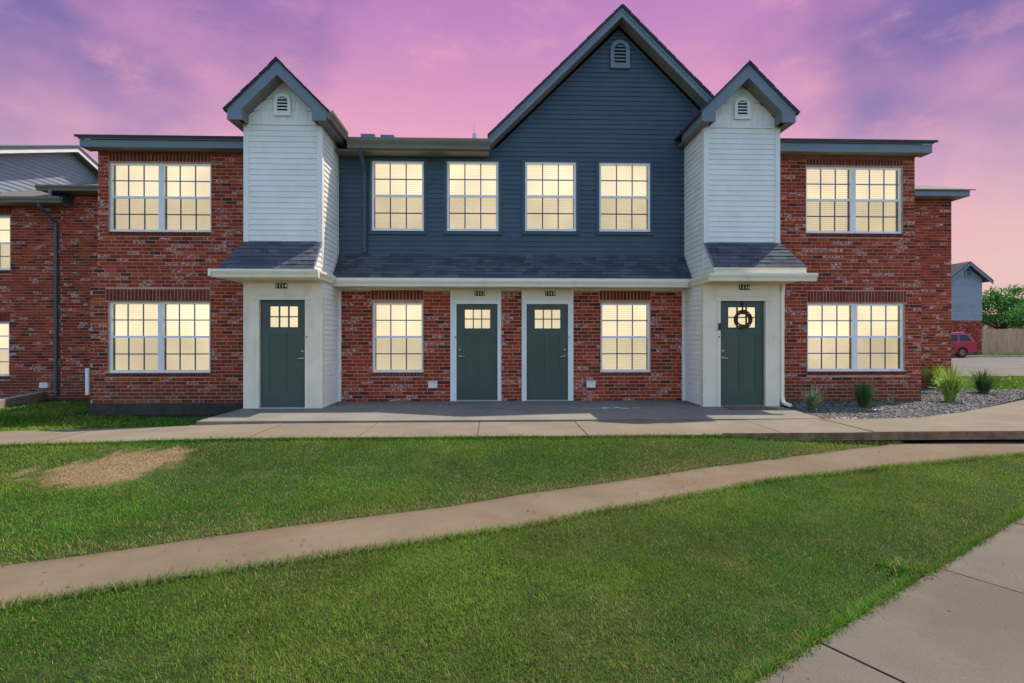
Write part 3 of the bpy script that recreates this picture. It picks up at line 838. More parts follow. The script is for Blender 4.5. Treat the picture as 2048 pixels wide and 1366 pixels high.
# windows
for i, w in enumerate(WIN):
    dbl = i in (0, 1, 8, 9); y = .045 if i in (0, 1, 2, 3, 8, 9) else -.012
    window(A, *w, y, dbl, gap={8: .013, 9: .007, 3: .009, 4: .008}.get(i, .005))
for i in (0, 1, 2, 3, 8, 9):
    w = WIN[i]; B('lintel', 'gutter_taupe', A, w[0], w[1], .012, .06, w[3] + .001, w[3] + .016)

# --- centre upper slate siding with gable
GAP, GZ, GM = 2.645, 8.36, .983   # gable apex x, z and slope
gedge = lambda z: (GAP - (GZ - .33 - z) / GM, GAP + (GZ - .33 - z) / GM)
SZ0 = 3.12; TR = .055
trims = [(w[0] - TR, w[1] + TR, w[2] - TR - .02, w[3] + TR) for w in WIN[4:8]]
core = MB(); core.quad((CX0, .004, SZ0 - .1), (CX1, .004, SZ0 - .1), (CX1, .004, 5.35), (CX0, .004, 5.35))
core = MB(); holes_wall(CX0, CX1 + .6, SZ0 - .2, 5.42, WIN[4:8], .004, .1, core)
core.add([(gedge(5.42)[0], .004, 5.42), (gedge(5.42)[1], .004, 5.42), (GAP, .004, GZ - .33)], [(0, 1, 2)])
corep = core.build('siding_wall', 'slate_trim', A)


def up_fn(z):
    l, r = CX0 + .02, CX1 - .005
    if z > 5.2:
        gl, gr = gedge(z); l = max(l if z < 5.30 else gl, gl if z > 5.42 else l); r = min(gr, 4.25) if z > 5.42 else r
        if z > 5.30: l = max(l, gedge(z)[0])
    segs = [(l, r)]
    for a, b, c, d in trims:
        if c < z < d:
            new = []
            for s0, s1 in segs:
                if a > s0: new.append((s0, min(a, s1)))
                if b < s1: new.append((max(b, s0), s1))
            segs = [q for q in new if q[1] - q[0] > .03]
    return segs


siding(corep, lambda u, n, z: (u, -n, z), up_fn, SZ0, GZ - .36, 'slate_siding', .1016)
for a, b, c, d in trims:
    m = MB(); k = TR
    m.box(a, a + k, -.03, .0, c + .05, d - k); m.box(b - k, b, -.03, .0, c + .05, d - k); m.box(a, b, -.032, .0, d - k, d); m.box(a - .012, b + .012, -.045, .0, c, c + .05)
    m.build('window_trim', 'slate_trim', corep)
for a, b in zip(trims[:-1], trims[1:]):
    x0, x1 = a[1] + .012, b[0] - .012; m = MB(); m.box(x0 - .012, x0 + .012, -.024, 0, 3.6, 5.19); m.box(x1 - .012, x1 + .012, -.024, 0, 3.6, 5.19); m.build('siding_channel', 'slate_trim', corep)
arch_vent(A, 2.665, -.015, 7.165, .415, .605, 'fascia', 6)
# gable roof: rake fascia, soffit, deck
Yg = -.30; XL, XR = -.185, 5.48
zL = GZ - (GAP - XL) * GM; zR = GZ - (XR - GAP) * GM
for nm, mt, dz, tt, y0, y1 in (('rake_fascia', 'fascia', .045, .20, Yg, Yg + .028), ('rake_soffit', 'soffit', .215, .03, Yg + .028, .0), ('gable_roof', 'shingle', 0, .042, Yg - .035, 5.2)):
    m = MB(); slope_slab(m, XL, zL - dz, GAP, GZ - dz, tt, y0, y1); slope_slab(m, GAP, GZ - dz, XR, zR - dz, tt, y0, y1); m.build(nm, mt, A)
m = MB(); slope_slab(m, XL + .04, zL - .03, GAP, GZ - .07, .055, Yg - .012, Yg - .001); slope_slab(m, GAP, GZ - .07, XR, zR - .07, .055, Yg - .012, Yg - .001); m.build('drip_edge', 'fascia', A)
m = MB()
for s in range(15):     # uneven shingle ends along the rakes
    t0, t1 = s / 15, (s + 1) / 15 - .004
    for xa, za in ((XL, zL), (XR, zR)):
        p = lambda t: (xa + (GAP - xa) * t, za + (GZ - za) * t)
        (x0, z0), (x1, z1) = p(t0), p(t1); o = random.uniform(0, .012); slope_slab(m, x0, z0 + .012, x1, z1 + .005, .010, Yg - .042 - o, 1.0)
m.build('shingle_edge', 'shingle', A)
# gable side fill so that light stays out
MB().prism_y([(-.05, 5.3), (5.35, 5.3), (GAP, GZ - .40)], .05, .09).build('attic_wall', 'mortar_dull', A)
# --- main roofs, low pitch
def low_roof(x0, x1, ye, ze, name='roof', pitch=.28, yr=4.0, lift=0, mat='shingle', root=A):
    zr = ze + (yr - ye) * pitch; m = MB()
    m.prism_x([(ye, ze), (yr, zr), (2 * yr - ye, ze), (2 * yr - ye, ze - .05), (yr, zr - .05), (ye, ze - .035)], x0, x1)
    o = m.build(name, mat, root); return zr


low_roof(-3.3, -.15, -.36, 5.46); low_roof(-.149, 5.5, .12, 5.50)
low_roof(-8.55, -3.31, -.36, 5.465); low_roof(5.51, 9.42, -.36, 5.56)
for x0, x1, z in ((-8.34, -3.3, 5.43), (5.51, 9.2, 5.52)):
    MB().prism_x([(-.25, z), (4, z + 4.2 * .28), (7.6, z + .1), (7.6, 5.2), (-.25 + .3, 5.2)], x0 + .02, x1 - .02).build('attic_wall', 'mortar_dull', A)
# wing eaves
for x0, x1, zf in ((-8.492, -4.96, 5.255), (5.70, 9.345, 5.325)):
    B('eave_fascia', 'fascia', A, x0, x1, -.30, -.275, zf, zf + .145 + (.03 if x0 > 0 else 0))
    B('drip_edge', 'gutter_taupe', A, x0 - .01, x1 + .01, -.335, -.302, zf + .15 + (.03 if x0 > 0 else 0), zf + .195 + (.025 if x0 > 0 else 0))
    B('eave_soffit', 'soffit', A, x0 + .005, x1 - .005, -.275, .008, zf + .012, zf + .03)
    xe = x0 if x0 < 0 else x1 - .025
    B('eave_return', 'fascia', A, xe, xe + .025, -.2745, -.002, zf + .0, zf + .19)
    B('shingle_edge', 'shingle', A, x0 - .058, x1 + .07, -.37, -.2, zf + .197 + (.025 if x0 > 0 else 0), zf + .222 + (.025 if x0 > 0 else 0))
# main gutter over the centre left
gutter_x(A, -3.06, -.135, -.335, 5.255, .205, 'gutter_taupe'); B('eave_soffit', 'soffit', A, -3.34, -.15, -.335, -.001, 5.225, 5.25)
B('eave_fascia', 'fascia', A, -2.95, -.15, -.333, -.31, 5.25, 5.45)
# downspout on the slate wall
downspout(A, [(-2.80, -.36, 5.26), (-2.80, -.34, 5.17), (-2.795, -.14, 4.97), (-2.79, -.065, 4.88), (-2.79, -.065, 3.3), (-2.79, -.07, 3.16)], 'slate_trim', straps=((-2.79, -.065, 4.6), (-2.79, -.065, 3.45)))
# roof vents and pipe
for x, y in ((-3.05, 1.4), (-2.62, 1.55)):
    z = 5.46 + (y + .36) * .28; m = MB(); m.box(x - .12, x + .12, y - .13, y + .13, z - .03, z + .13); m.box(x - .16, x + .16, y - .17, y + .17, z + .13, z + .24); m.build('roof_vent', 'fascia', A)
MB().tube([(-.52, 1.0, 5.8), (-.52, 1.0, 6.13)], .04, 10).tube([(-.52, 1.0, 6.1), (-.52, 1.0, 6.32)], .006, 6).build('vent_pipe', 'galvanised', A)

# --- centre pent roof, gutter, soffit, door surrounds
PE, PZ = -.45, 2.60
shingle_roof(A, ((CX0 + .02, CX1 - .02), PE, PZ), ((CX0 + .02, CX1 - .02), -.022, 3.14), 8, wmean=.235)
B('eave_fascia', 'cream', A, CX0 + .005, CX1 - .005, PE + .0, PE + .025, 2.405, 2.585)
B('drip_edge', 'cream_gutter', A, CX0 + .005, CX1 - .005, PE - .012, PE - .001, 2.555, 2.588)
gutter_x(A, CX0 + .115, CX1 - .115, PE - .002, 2.405, .145, 'cream_gutter')
B('pent_soffit', 'cream', A, CX0, CX1, PE + .025, .0, 2.412, 2.43)
for a, b in ((CX0, DS[0][0]), (DS[0][1], DS[1][0]), (DS[1][1], CX1)): B('frieze_board', 'cream', A, a + .002, b - .002, -.022, .008, 2.372, 2.411)
MB().box(CX0 - .02, CX0 + .05, -.03, .008, 0, 2.371).build('corner_trim', 'white_trim', A); MB().box(CX1 - .05, CX1 + .02, -.03, .008, 0, 2.371).build('corner_trim', 'white_trim', A)
for (a, b), (dx0, dx1), num, right in ((DS[0], (-.853, .025), '1113', False), (DS[1], (.648, 1.544), '1115', True)):
    s = MB(); s.box(a + .002, dx0 - .045, -.018, .1, .002, 2.095); s.box(dx1 + .045, b - .002, -.018, .1, .002, 2.095); s.box(a + .002, b - .002, -.017, .1, 2.095, 2.41)
    S = s.build('door_surround', 'white_trim', A)
    m = MB(); m.box(dx0 - .045, dx0, -.03, .1, .003, 2.08); m.box(dx1, dx1 + .045, -.03, .1, .003, 2.08); m.box(dx0 - .075, dx1 + .075, -.04, .1, 2.08, 2.14); m.build('door_casing', 'white_trim', S)
    m = MB(); m.box(a + .05, b - .05, -.026, -.0175, 2.175, 2.395); m.build('header_panel', 'cream', S)
    door(A, dx0 + .003, dx1 - .003, .022, 2.078, .02, right); B('threshold', 'threshold', A, dx0, dx1, -.03, .08, .001, .020)
    plaque(A, num, (dx0 + dx1) / 2 + .06 - (.12 if right else 0) * .0, -.027, 2.305)
    px_ = dx0 - .02 if not right else dx1 + .02
    MB().tube([(px_, -.03, 1.37), (px_, -.04, 1.37)], .014, 10).build('door_bell', 'black_plastic', S)
for xx in (-1.35, 2.03):
    v = MB(); v.box(xx - .092, xx + .092, -.10, .01, .29, .42); v.hexa([(xx - .10, -.115, .415), (xx + .10, -.115, .415), (xx + .10, .01, .43), (xx - .10, .01, .43), (xx - .10, -.115, .425), (xx + .10, -.115, .425), (xx + .10, .01, .44), (xx - .10, .01, .44)])
    v.build('dryer_vent', 'vent_white', A)


# --- the two entry towers
def tower(x0, x1, inner, apex_z, num, handle_right, dx0, dx1, gut_z, eave_z, outer_tip):
    """inner: +1 when the inner side faces +X (left tower), -1 for the right tower"""
    Yt = -1.06; xc = (x0 + x1) / 2; xi = x1 if inner > 0 else x0; xo = x0 if inner > 0 else x1
    top = 5.46 if inner > 0 else 5.51; pz = 3.185 if inner > 0 else 3.215; e = .006
    core = MB(); core.box(x0 + e, x1 - e, Yt + e, .2, 2.44, top + .05)
    core.box(x0 + e, x0 + .11, Yt + e, .2, 0, 2.44); core.box(x1 - .11, x1 - e, Yt + e, .2, 0, 2.44)
    T = core.build('entry_tower', 'white_trim', A)
    # front siding
    cw = .075
    siding(T, lambda u, n, z: (u, Yt - n, z), lambda z: [(x0 + cw, x1 - cw)], pz + .02, top - .035, 'white_siding', .1040)
    for a, b in ((x0 - .02, x0 + cw), (x1 - cw, x1 + .02)):
        m = MB(); m.box(a, b, Yt - .028, Yt + .03, pz - .1, top); 
        if (b > xc) == (inner > 0): m.box(xi - .02 if inner < 0 else xi - .05, xi + .05 if inner < 0 else xi + .02, Yt - .0275, Yt + .075, pz - .5, pz - .101)
        sx = (xi - .02, xi + .0) if inner < 0 else (xi, xi + .02)
        if (b > xc) == (inner > 0): m.box(sx[0], sx[1], Yt + .03, Yt + .085, pz - .1, top)
        m.build('corner_trim', 'white_trim', T)
    B('band_board', 'white_trim', T, x0 + cw, x1 - cw, Yt - .024, Yt + .01, top - .033, top + .01)
    # inner side siding, upper, cheek and lower
    mp = (lambda u, n, z: (xi + n, u, z)) if inner > 0 else (lambda u, n, z: (xi - n, u, z))
    roofline = lambda z: Yt - max(0, (pz - z) / (pz - eave_z)) * .44
    def fn(z):
        if z >= pz: return [(Yt + .085, -.012)]
        back = -.012 if z > 3.14 else -.45 * (3.14 - z) / .54 + .0
        return [(roofline(z) + .012, min(back, -.014))]
    siding(T, mp, fn, 2.60, top - .02, 'white_siding', .1016)
    siding(T, mp, lambda z: [(Yt + .03, -.035)], .01, 2.42, 'white_siding', .1016)
    m = MB(); a_, b_ = (xi - .02, xi + .003) if inner > 0 else (xi - .003, xi + .02)
    m.prism_x([(Yt - .43, 2.60), (Yt + .06, 2.60), (Yt + .06, pz), (Yt - .005, pz)], a_, b_); m.build('cheek_wall', 'white_trim', T)
    m = MB(); cx = (xi, xi + .022) if inner > 0 else (xi - .022, xi)
    m.hexa([(cx[0], Yt - .46, eave_z - .03), (cx[1], Yt - .46, eave_z - .03), (cx[1], Yt - .01, pz - .02), (cx[0], Yt - .01, pz - .02), (cx[0], Yt - .46, eave_z + .01), (cx[1], Yt - .46, eave_z + .01), (cx[1], Yt - .01, pz + .02), (cx[0], Yt - .01, pz + .02)]); m.build('rake_flashing', 'fascia', T)
    B('corner_trim', 'white_trim', T, *((xi - .03, xi + .022) if inner > 0 else (xi - .022, xi + .03)), -.033, -.002, 0, 2.41)
    # gable shakes
    gm = 1.0; wz = apex_z - .293; yv = Yt
    wallpoly = [(x0 + .02, top), (x1 - .02, top), (x1 - .02, min(wz - abs(x1 - .02 - xc), wz)), (xc, wz), (x0 + .02, wz - abs(x0 + .02 - xc))]
    MB().prism_y(wallpoly, yv + .004, yv + .05).build('gable_wall', 'white_trim', T)
    rows = [(top + .012, top + .235), (top + .238, top + .465), (top + .468, wz)]
    for za, zb in rows:
        x = x0 + .02
        while x < x1 - .03:
            w = random.choice((.10, .13, .16, .19)); xa, xb = x + .002, min(x + w, x1 - .02) - .002; x += w
            ha, hb = wz - abs(xa - xc), wz - abs(xb - xc); t0, t1 = min(zb, ha), min(zb, hb); jz = random.uniform(-.006, .004)
            pts = [(xa, za + jz), (xb, za + jz)]
            if t0 <= za and t1 <= za: continue
            if t1 > za + .01: pts.append((xb, t1))
            if xa < xc < xb and wz < zb: pts.append((xc, wz))
            if t0 > za + .01: pts.append((xa, t0))
            if len(pts) < 3: continue
            MB().prism_y(pts, yv - .016 - random.uniform(0, .003), yv + .003).build('shake', 'white_siding', T)
    arch_vent(A, xc + (0 if inner > 0 else -.005), yv - .02, top + .13, .318, .425, 'white_trim', 5)
    # roof
    half = .96; tipz = apex_z - half; yf = -1.36; inn = .645
    fz = tipz - .185
    poly = [(xc, apex_z - .04), (xc - half + .05, tipz + .01), (xc - half + .05, fz), (xc - inn, fz), (xc - inn, apex_z - .30 - inn), (xc, apex_z - .30), (xc + inn, apex_z - .30 - inn), (xc + inn, fz), (xc + half - .05, fz), (xc + half - .05, tipz + .01)]
    MB().prism_y(poly, yf, yf + .03).build('rake_fascia', 'fascia', T)
    m = MB()
    for s in (-1, 1):
        slope_slab(m, xc + s * inn, apex_z - .27 - inn, xc, apex_z - .27, .02, yf + .031, Yt + .0)
    m.build('rake_soffit', 'soffit', T)
    for s in (-1, 1):
        a, b = sorted((xc + s * (half - .055), xc + s * (abs(x1 - xc) - .0))); B('eave_soffit', 'soffit', T, a, b, yf + .031, -.05, fz + .004, fz + .02)
        a, b = sorted((xc + s * inn, xc + s * (inn + .02))); B('return_side', 'soffit', T, a, b, yf + .031, Yt - .03, fz + .02, apex_z - .28 - inn)
    for s in (-1, 1):
        a, b = sorted((xc + s * (half - .052), xc + s * (half - .077))); B('eave_fascia', 'fascia', T, a, b, yf + .031, -.3, fz, tipz + .012)
    m = MB(); slope_slab(m, xc - half, tipz, xc, apex_z, .035, yf - .03, 2.6); slope_slab(m, xc, apex_z, xc + half, tipz, .035, yf - .03, 2.6); m.build('gable_roof', 'shingle', T)
    m = MB()
    for k in range(6):
        for s in (-1, 1):
            t0, t1 = k / 6, (k + 1) / 6 - .008; q = lambda t: (xc + s * (half + .012) * (1 - t), apex_z - (half + .012) * (1 - t))
            (xa, za), (xb, zb) = q(t0), q(t1); slope_slab(m, xa, za + .011, xb, zb + .004, .010, yf - .038 - random.uniform(0, .012), 1.2)
    slope_slab(m, xc - .13, apex_z - .113, xc, apex_z + .017, .014, yf - .042, 2.4); slope_slab(m, xc, apex_z + .017, xc + .13, apex_z - .113, .014, yf - .042, 2.4); m.build('shingle_edge', 'shingle', T)
    MB().prism_y([(x0 + .03, top), (x1 - .03, top), (x1 - .03, apex_z - .06 - abs(x1 - xc)), (xc, apex_z - .12), (x0 + .03, apex_z - .06 - abs(x1 - xc))], Yt + .06, 2.4).build('attic_wall', 'mortar_dull', T)
    # pent roof over the door, hipped at the outer end
    xt0, xt1 = x0, x1; ex0, ex1 = (outer_tip, x1 - .01) if inner > 0 else (x0 + .01, outer_tip)
    ey = -1.50
    shingle_roof(A, ((ex0, ex1), ey, eave_z), ((xt0 - .02, xt1) if inner > 0 else (xt0, xt1 + .02), Yt - .028, pz), 7, wmean=.22)
    # outer hip
    o = 1 if inner < 0 else -1
    MB().prism([(outer_tip, ey, eave_z), (outer_tip, -.02, eave_z), (xo + o * .02, -.02, pz), (xo + o * .02, Yt - .028, pz)], [(outer_tip, ey, eave_z - .03), (outer_tip, -.02, eave_z - .03), (xo + o * .02, -.02, pz - .03), (xo + o * .02, Yt - .028, pz - .03)]).build('pent_roof', 'shingle', T)
    a, b = sorted((ex0, ex1))
    B('eave_fascia', 'cream', T, a, b, ey + .01, ey + .03, 2.44, eave_z - .016)
    B('drip_edge', 'cream_gutter', T, a, b, ey - .004, ey + .009, eave_z - .05, eave_z - .014)
    sf = MB(); lo, hi = sorted((outer_tip, xi)); sf.box(lo + .01, hi, ey + .03, Yt - .0, 2.447, 2.46)
    lo, hi = sorted((outer_tip, xo)); sf.box(lo + .01, hi - .001, Yt, -.002, 2.447, 2.46); sf.build('pent_soffit', 'cream', T)
    gx0, gx1 = (outer_tip - .06, xi + .112) if inner > 0 else (xi - .112, outer_tip + .16)
    G = gutter_x(T, gx0, gx1, ey + .008, gut_z, .145, 'cream_gutter')
    gutter_y(T, ey + .01, PE - .115, xi + .001 * inner, gut_z - .005, .145, inner, 'cream_gutter')
    B('eave_fascia', 'cream', T, *sorted((xi - .02 * inner, xi + .0005 * inner)), ey + .03, -.02, 2.43, 2.60)
    if inner > 0: B('gutter_end', 'galvanised', T, gx0 - .05, gx0, ey - .09, ey + .03, gut_z + .02, gut_z + .15)
    # door front
    ca = .055; ys = Yt - .012
    s = MB(); s.box(x0 - .03, dx0 - ca, ys, Yt + .1, .002, 2.13); s.box(dx1 + ca, x1 + .02, ys, Yt + .1, .002, 2.13); s.box(x0 - .03, x1 + .02, ys + .001, Yt + .1, 2.13, 2.446)
    S = s.build('door_surround', 'cream', A)
    m = MB(); m.box(dx0 - ca, dx0, ys - .02, Yt + .1, .003, 2.08); m.box(dx1, dx1 + ca, ys - .02, Yt + .1, .003, 2.08); m.box(dx0 - .10, dx1 + .10, ys - .035, Yt + .1, 2.08, 2.135); m.build('door_casing', 'cream', S)
    m = MB(); m.box(dx0 - .07, dx1 + .05, ys - .008, ys + .0, 2.175, 2.40); m.build('header_panel', 'cream', S)
    door(A, dx0 + .003, dx1 - .003, .022, 2.077, Yt + .045, handle_right); B('threshold', 'threshold', T, dx0, dx1, Yt - .03, Yt + .1, .001, .02)
    plaque(A, num, (dx0 + dx1) / 2 + (-.01 if inner > 0 else .03), ys - .0085, 2.345)
    bx = dx1 + .035 if inner > 0 else dx0 - .03
    MB().tube([(bx, ys - .02, 1.37), (bx, ys - .03, 1.37)], .014, 10).build('door_bell', 'black_plastic', S)
    return T


TL = tower(-4.80, -3.355, 1, 6.545, '1114', True, -4.53, -3.66, 2.455, 2.625, -5.10)
TRr = tower(4.085, 5.565, -1, 6.625, '1116', False, 4.396, 5.292, 2.42, 2.695, 5.86)
# gutter on the inner eave of the left tower
gutter_y(TL, -1.36, -.34, -4.0775 + .915, 5.44, .16, 1, 'gutter_taupe')
# video bell at 1116
B('video_bell', 'black_plastic', TRr, 4.345, 4.385, -1.125, -1.09, 1.50, 1.64)
# white downspout right of 1116
downspout(A, [(5.69, -1.0, 2.43), (5.69, -1.0, 2.36), (5.655, -1.03, 2.25), (5.65, -1.035, 1.2), (5.65, -1.035, .18), (5.66, -1.07, .08), (5.69, -1.14, .05), (5.72, -1.19, .04)], 'cream_gutter', straps=((5.65, -1.035, 1.9), (5.65, -1.035, .6)))
MB().tube([(-8.555, -.02, .16), (-8.555, -.02, .72)], .035, 10).build('drain_pipe', 'vinyl', A)


# ================================================================== NEIGHBOUR BUILDING, LEFT
Nb = thing('apartment_building', 'set back brick apartment building with grey gable beyond the left end of the main building', 'building', (-12.5, 3.4, -.4))
NY = 3.4
nh = [(-15.35, -13.28, 3.215, 4.69), (-15.35, -13.31, .32, 1.78)]
m = holes_wall(-17.5, -11.93, -.42, 5.08, nh, NY + .01, .1); m.quad((-11.93, NY + .01, -.42), (-9.2, NY + .01, -.42), (-9.2, NY + .01, 5.36), (-11.93, NY + .01, 5.36))
nw_ = m.build('brick_wall', 'mortar', Nb)
hs = [nh[0], nh[1], (-15.4, -13.25, 4.72, 4.93), (-15.4, -13.28, 1.81, 2.03), (-15.4, -13.25, 3.12, 3.215), (-15.4, -13.28, .23, .32)]
lay_bricks(Nb, [(nw_, NY, brick_rects(-17.5, -11.93, -.42, 5.02, hs)), (nw_, NY, brick_rects(-11.93, -9.9, -.42, 5.36, []))])
for h in hs[2:4]: soldiers(nw_, h[0], h[1], h[2], h[3], NY)
for h in hs[4:]: soldiers(nw_, h[0], h[1], h[2], h[3] - .004, NY, 'rowlock_sill', .075, .02, .09)
for h in nh: window(Nb, *h, NY + .04, True, .008)
B('foundation', 'foundation', Nb, -17.5, -9.2, NY - .03, NY + .3, -.8, -.424)
MB().box(-17.4, -9.2, NY + .3, 11, -.4, 5.0).build('back_wall', 'mortar_dull', Nb)
# lower roof in front, gable block behind it
NP = .38
MB().prism_x([(2.98, 5.12), (8.0, 5.12 + 5.02 * NP), (11, 5.2), (8.0, 5.0 + 5.02 * NP), (2.98, 5.07)], -17.6, -11.72).build('roof', 'shingle_old', Nb)
MB().prism_x([(2.98, 5.42), (7.0, 5.42 + 4.02 * .25), (11, 5.4), (7.0, 5.38 + 4.02 * .25), (2.98, 5.38)], -12.2, -9.0).build('roof', 'shingle_old', Nb)
gutter_x(Nb, -17.6, -11.55, 3.0, 4.95, .15, 'gutter_taupe'); gutter_x(Nb, -12.18, -9.0, 3.0, 5.27, .14, 'gutter_taupe')
B('eave_fascia', 'fascia', Nb, -12.14, -9.0, 3.0, 3.02, 5.27, 5.40); B('eave_soffit', 'soffit', Nb, -12.14, -9.0, 3.02, NY, 5.275, 5.29)
B('eave_fascia', 'fascia', Nb, -17.6, -11.60, 3.0, 3.02, 4.95, 5.08); B('eave_soffit', 'soffit', Nb, -17.6, -11.60, 3.02, NY, 4.955, 4.97)
MB().prism_x([(3.02, 4.97), (NY, 4.97), (NY, 5.24), (3.02, 5.10)], -11.62, -11.60).build('eave_return', 'jamb_dark', Nb)
downspout(Nb, [(-11.82, 2.93, 5.28), (-11.82, 2.93, 5.06)], 'fascia')
downspout(Nb, [(-12.12, 2.94, 4.96), (-12.12, 2.96, 4.86), (-12.02, 3.24, 4.58), (-12.0, 3.33, 4.48), (-12.0, 3.33, 2), (-12.0, 3.33, -.22)], 'slate_trim', straps=((-12.0, 3.33, 3.6), (-12.0, 3.33, 1.2)))
B('dryer_vent', 'vent_white', Nb, -12.42, -12.20, 3.30, 3.41, .0, .14)
# grey siding gable wall facing right
GX = -14.0; ry, rz = 6.15, 7.50
gab = MB().prism_x([(3.62, 5.0), (8.7, 5.0), (8.7, rz - (8.7 - ry) * NP), (ry, rz), (3.62, rz - (ry - 3.62) * NP)], GX - 3.5, GX).build('gable_block', 'grey_siding', Nb)
siding(gab, lambda u, n, z: (GX + n, u, z), lambda z: [(max(3.62, ry - (rz - z) / NP), min(8.7, ry + (rz - z) / NP))], 5.25, rz - .03, 'grey_siding', .115)
m = MB()
for yy in (3.25, 9.05):
    zz = rz + .16 - abs(yy - ry) * NP
    m.prism([(GX - 3.6, yy, zz), (GX - 3.6, ry, rz + .16), (GX + .34, ry, rz + .16), (GX + .34, yy, zz)], [(GX - 3.6, yy, zz - .1), (GX - 3.6, ry, rz + .06), (GX + .34, ry, rz + .06), (GX + .34, yy, zz - .1)])
m.build('gable_roof', 'shingle_old', gab)
m = MB(); m2 = MB()
for yy in (3.25, 9.05):
    zz = rz - abs(yy - ry) * NP
    m2.prism([(GX + .34, yy, zz + .15), (GX + .34, ry, rz + .15), (GX + .36, ry, rz + .15), (GX + .36, yy, zz + .15)], [(GX + .34, yy, zz + .05), (GX + .34, ry, rz + .05), (GX + .36, ry, rz + .05), (GX + .36, yy, zz + .05)])
    m.prism([(GX + .33, yy, zz + .05), (GX + .33, ry, rz + .05), (GX + .35, ry, rz + .05), (GX + .35, yy, zz + .05)], [(GX + .33, yy, zz - .06), (GX + .33, ry, rz - .06), (GX + .35, ry, rz - .06), (GX + .35, yy, zz - .06)])
m.build('rake_board', 'rake_white', gab); m2.build('drip_edge', 'slate_trim', gab)

# ================================================================== REAR BRICK BUILDING, RIGHT
Rb = thing('apartment_building', 'plain brick rear block with low eave behind the right end of the main building', 'building', (11, 2.8, -.1))
RY = 2.8
m = MB(); m.quad((9.0, RY + .01, -.2), (12.60, RY + .01, -.2), (12.60, RY + .01, 5.22), (9.0, RY + .01, 5.22)); m.quad((12.60, RY + .01, -.2), (12.60, 9, -.2), (12.60, 9, 5.22), (12.60, RY + .01, 5.22))
rwl = m.build('brick_wall', 'mortar', Rb)
lay_bricks(Rb, [(rwl, RY, brick_rects(10.2, 12.604, -.12, 5.22, []))])
B('back_wall', 'mortar_dull', Rb, 9.0, 12.5, RY + .3, 9, -.2, 5.2)
B('eave_fascia', 'fascia', Rb, 9.0, 12.82, RY - .32, RY - .295, 5.20, 5.36); B('eave_soffit', 'soffit', Rb, 9.0, 12.81, RY - .295, RY + .008, 5.205, 5.22)
B('eave_return', 'fascia', Rb, 12.795, 12.82, RY - .2945, 9, 5.20, 5.36)
MB().prism_x([(RY - .37, 5.37), (6.5, 5.37 + 4 * .37), (10.2, 5.37), (10.2, 5.34), (6.5, 5.33 + 4 * .37), (RY - .37, 5.34)], 9.0, 12.93).build('roof', 'shingle_old', Rb)

# ================================================================== BACKGROUND RIGHT
def along(x, depth):  # world x,y for a pixel column at a depth
    u = (x - 1024) / F; return depth * (SA + u * CA), -DIST + depth * (CA - u * SA)


def zat(y, depth): return EYE + (HOR - y) / F * depth


d0 = 40.0; hx1, hy = along(1964, d0); hx0 = along(1898, d0)[0]; hxa = (hx0 + hx1) / 2
Hs = thing('house', 'grey sided gabled house over a brick base across the parking lot', 'house', (hxa, hy, 0))
zb = zat(641, d0); za = zat(524, d0) - .1; ze = zat(560, d0)
B('brick_base', 'mortar_dull', Hs, hx0 - 5, hx1, hy, hy + 8, -.2, zb)
lay_bricks(Hs, [(Hs, hy - .012, brick_rects(hx0 - .2, hx1, -.1, zb - .02, []))], nmax=0)
gb = MB().prism_y([(hx0, zb), (hx1, zb), (hx1, ze - .05), (hxa, za - .15), (hx0, ze - .05)], hy, hy + 8).build('siding_wall', 'grey_siding', Hs)
sl = (za - ze) / (hx1 + .45 - hxa)
siding(gb, lambda u, n, z: (u, hy - n, z), lambda z: [(max(hx0, hxa - max(0.0, za - .22 - z) / sl), min(hx1, hxa + max(0.0, za - .22 - z) / sl))], zb, za - .35, 'grey_siding', .16)
m = MB(); slope_slab(m, hx0 - .45, ze, hxa, za + .1, .10, hy - .4, hy + 8); slope_slab(m, hxa, za + .1, hx1 + .55, ze - .05, .10, hy - .4, hy + 8); m.build('roof', 'shingle', Hs)
m = MB(); slope_slab(m, hx0 - .45, ze - .1, hxa, za, .22, hy - .4, hy - .36); slope_slab(m, hxa, za, hx1 + .53, ze - .15, .22, hy - .4, hy - .36); m.build('rake_board', 'fascia', Hs)
arch_vent(Hs, hxa + .15, hy - .02, zat(556, d0), .55, .8, 'fascia', 5)
m = MB(); hz = zat(508, d0) ; hxl = hx0 - 2.2
m.prism_y([(hxl - 4, zb), (hx0 + .6, zb), (hx0 + .6, zat(545, d0)), (hxl, hz + 1.5), (hxl - 4, zb + 2)], hy + 1.5, hy + 8); m.build('rear_wing', 'rake_white', Hs)
m = MB(); slope_slab(m, hxl, hz + 1.9, hx0 + 1.1, zat(531, d0), .25, hy + 1.1, hy + 8); m.build('roof', 'shingle', Hs)

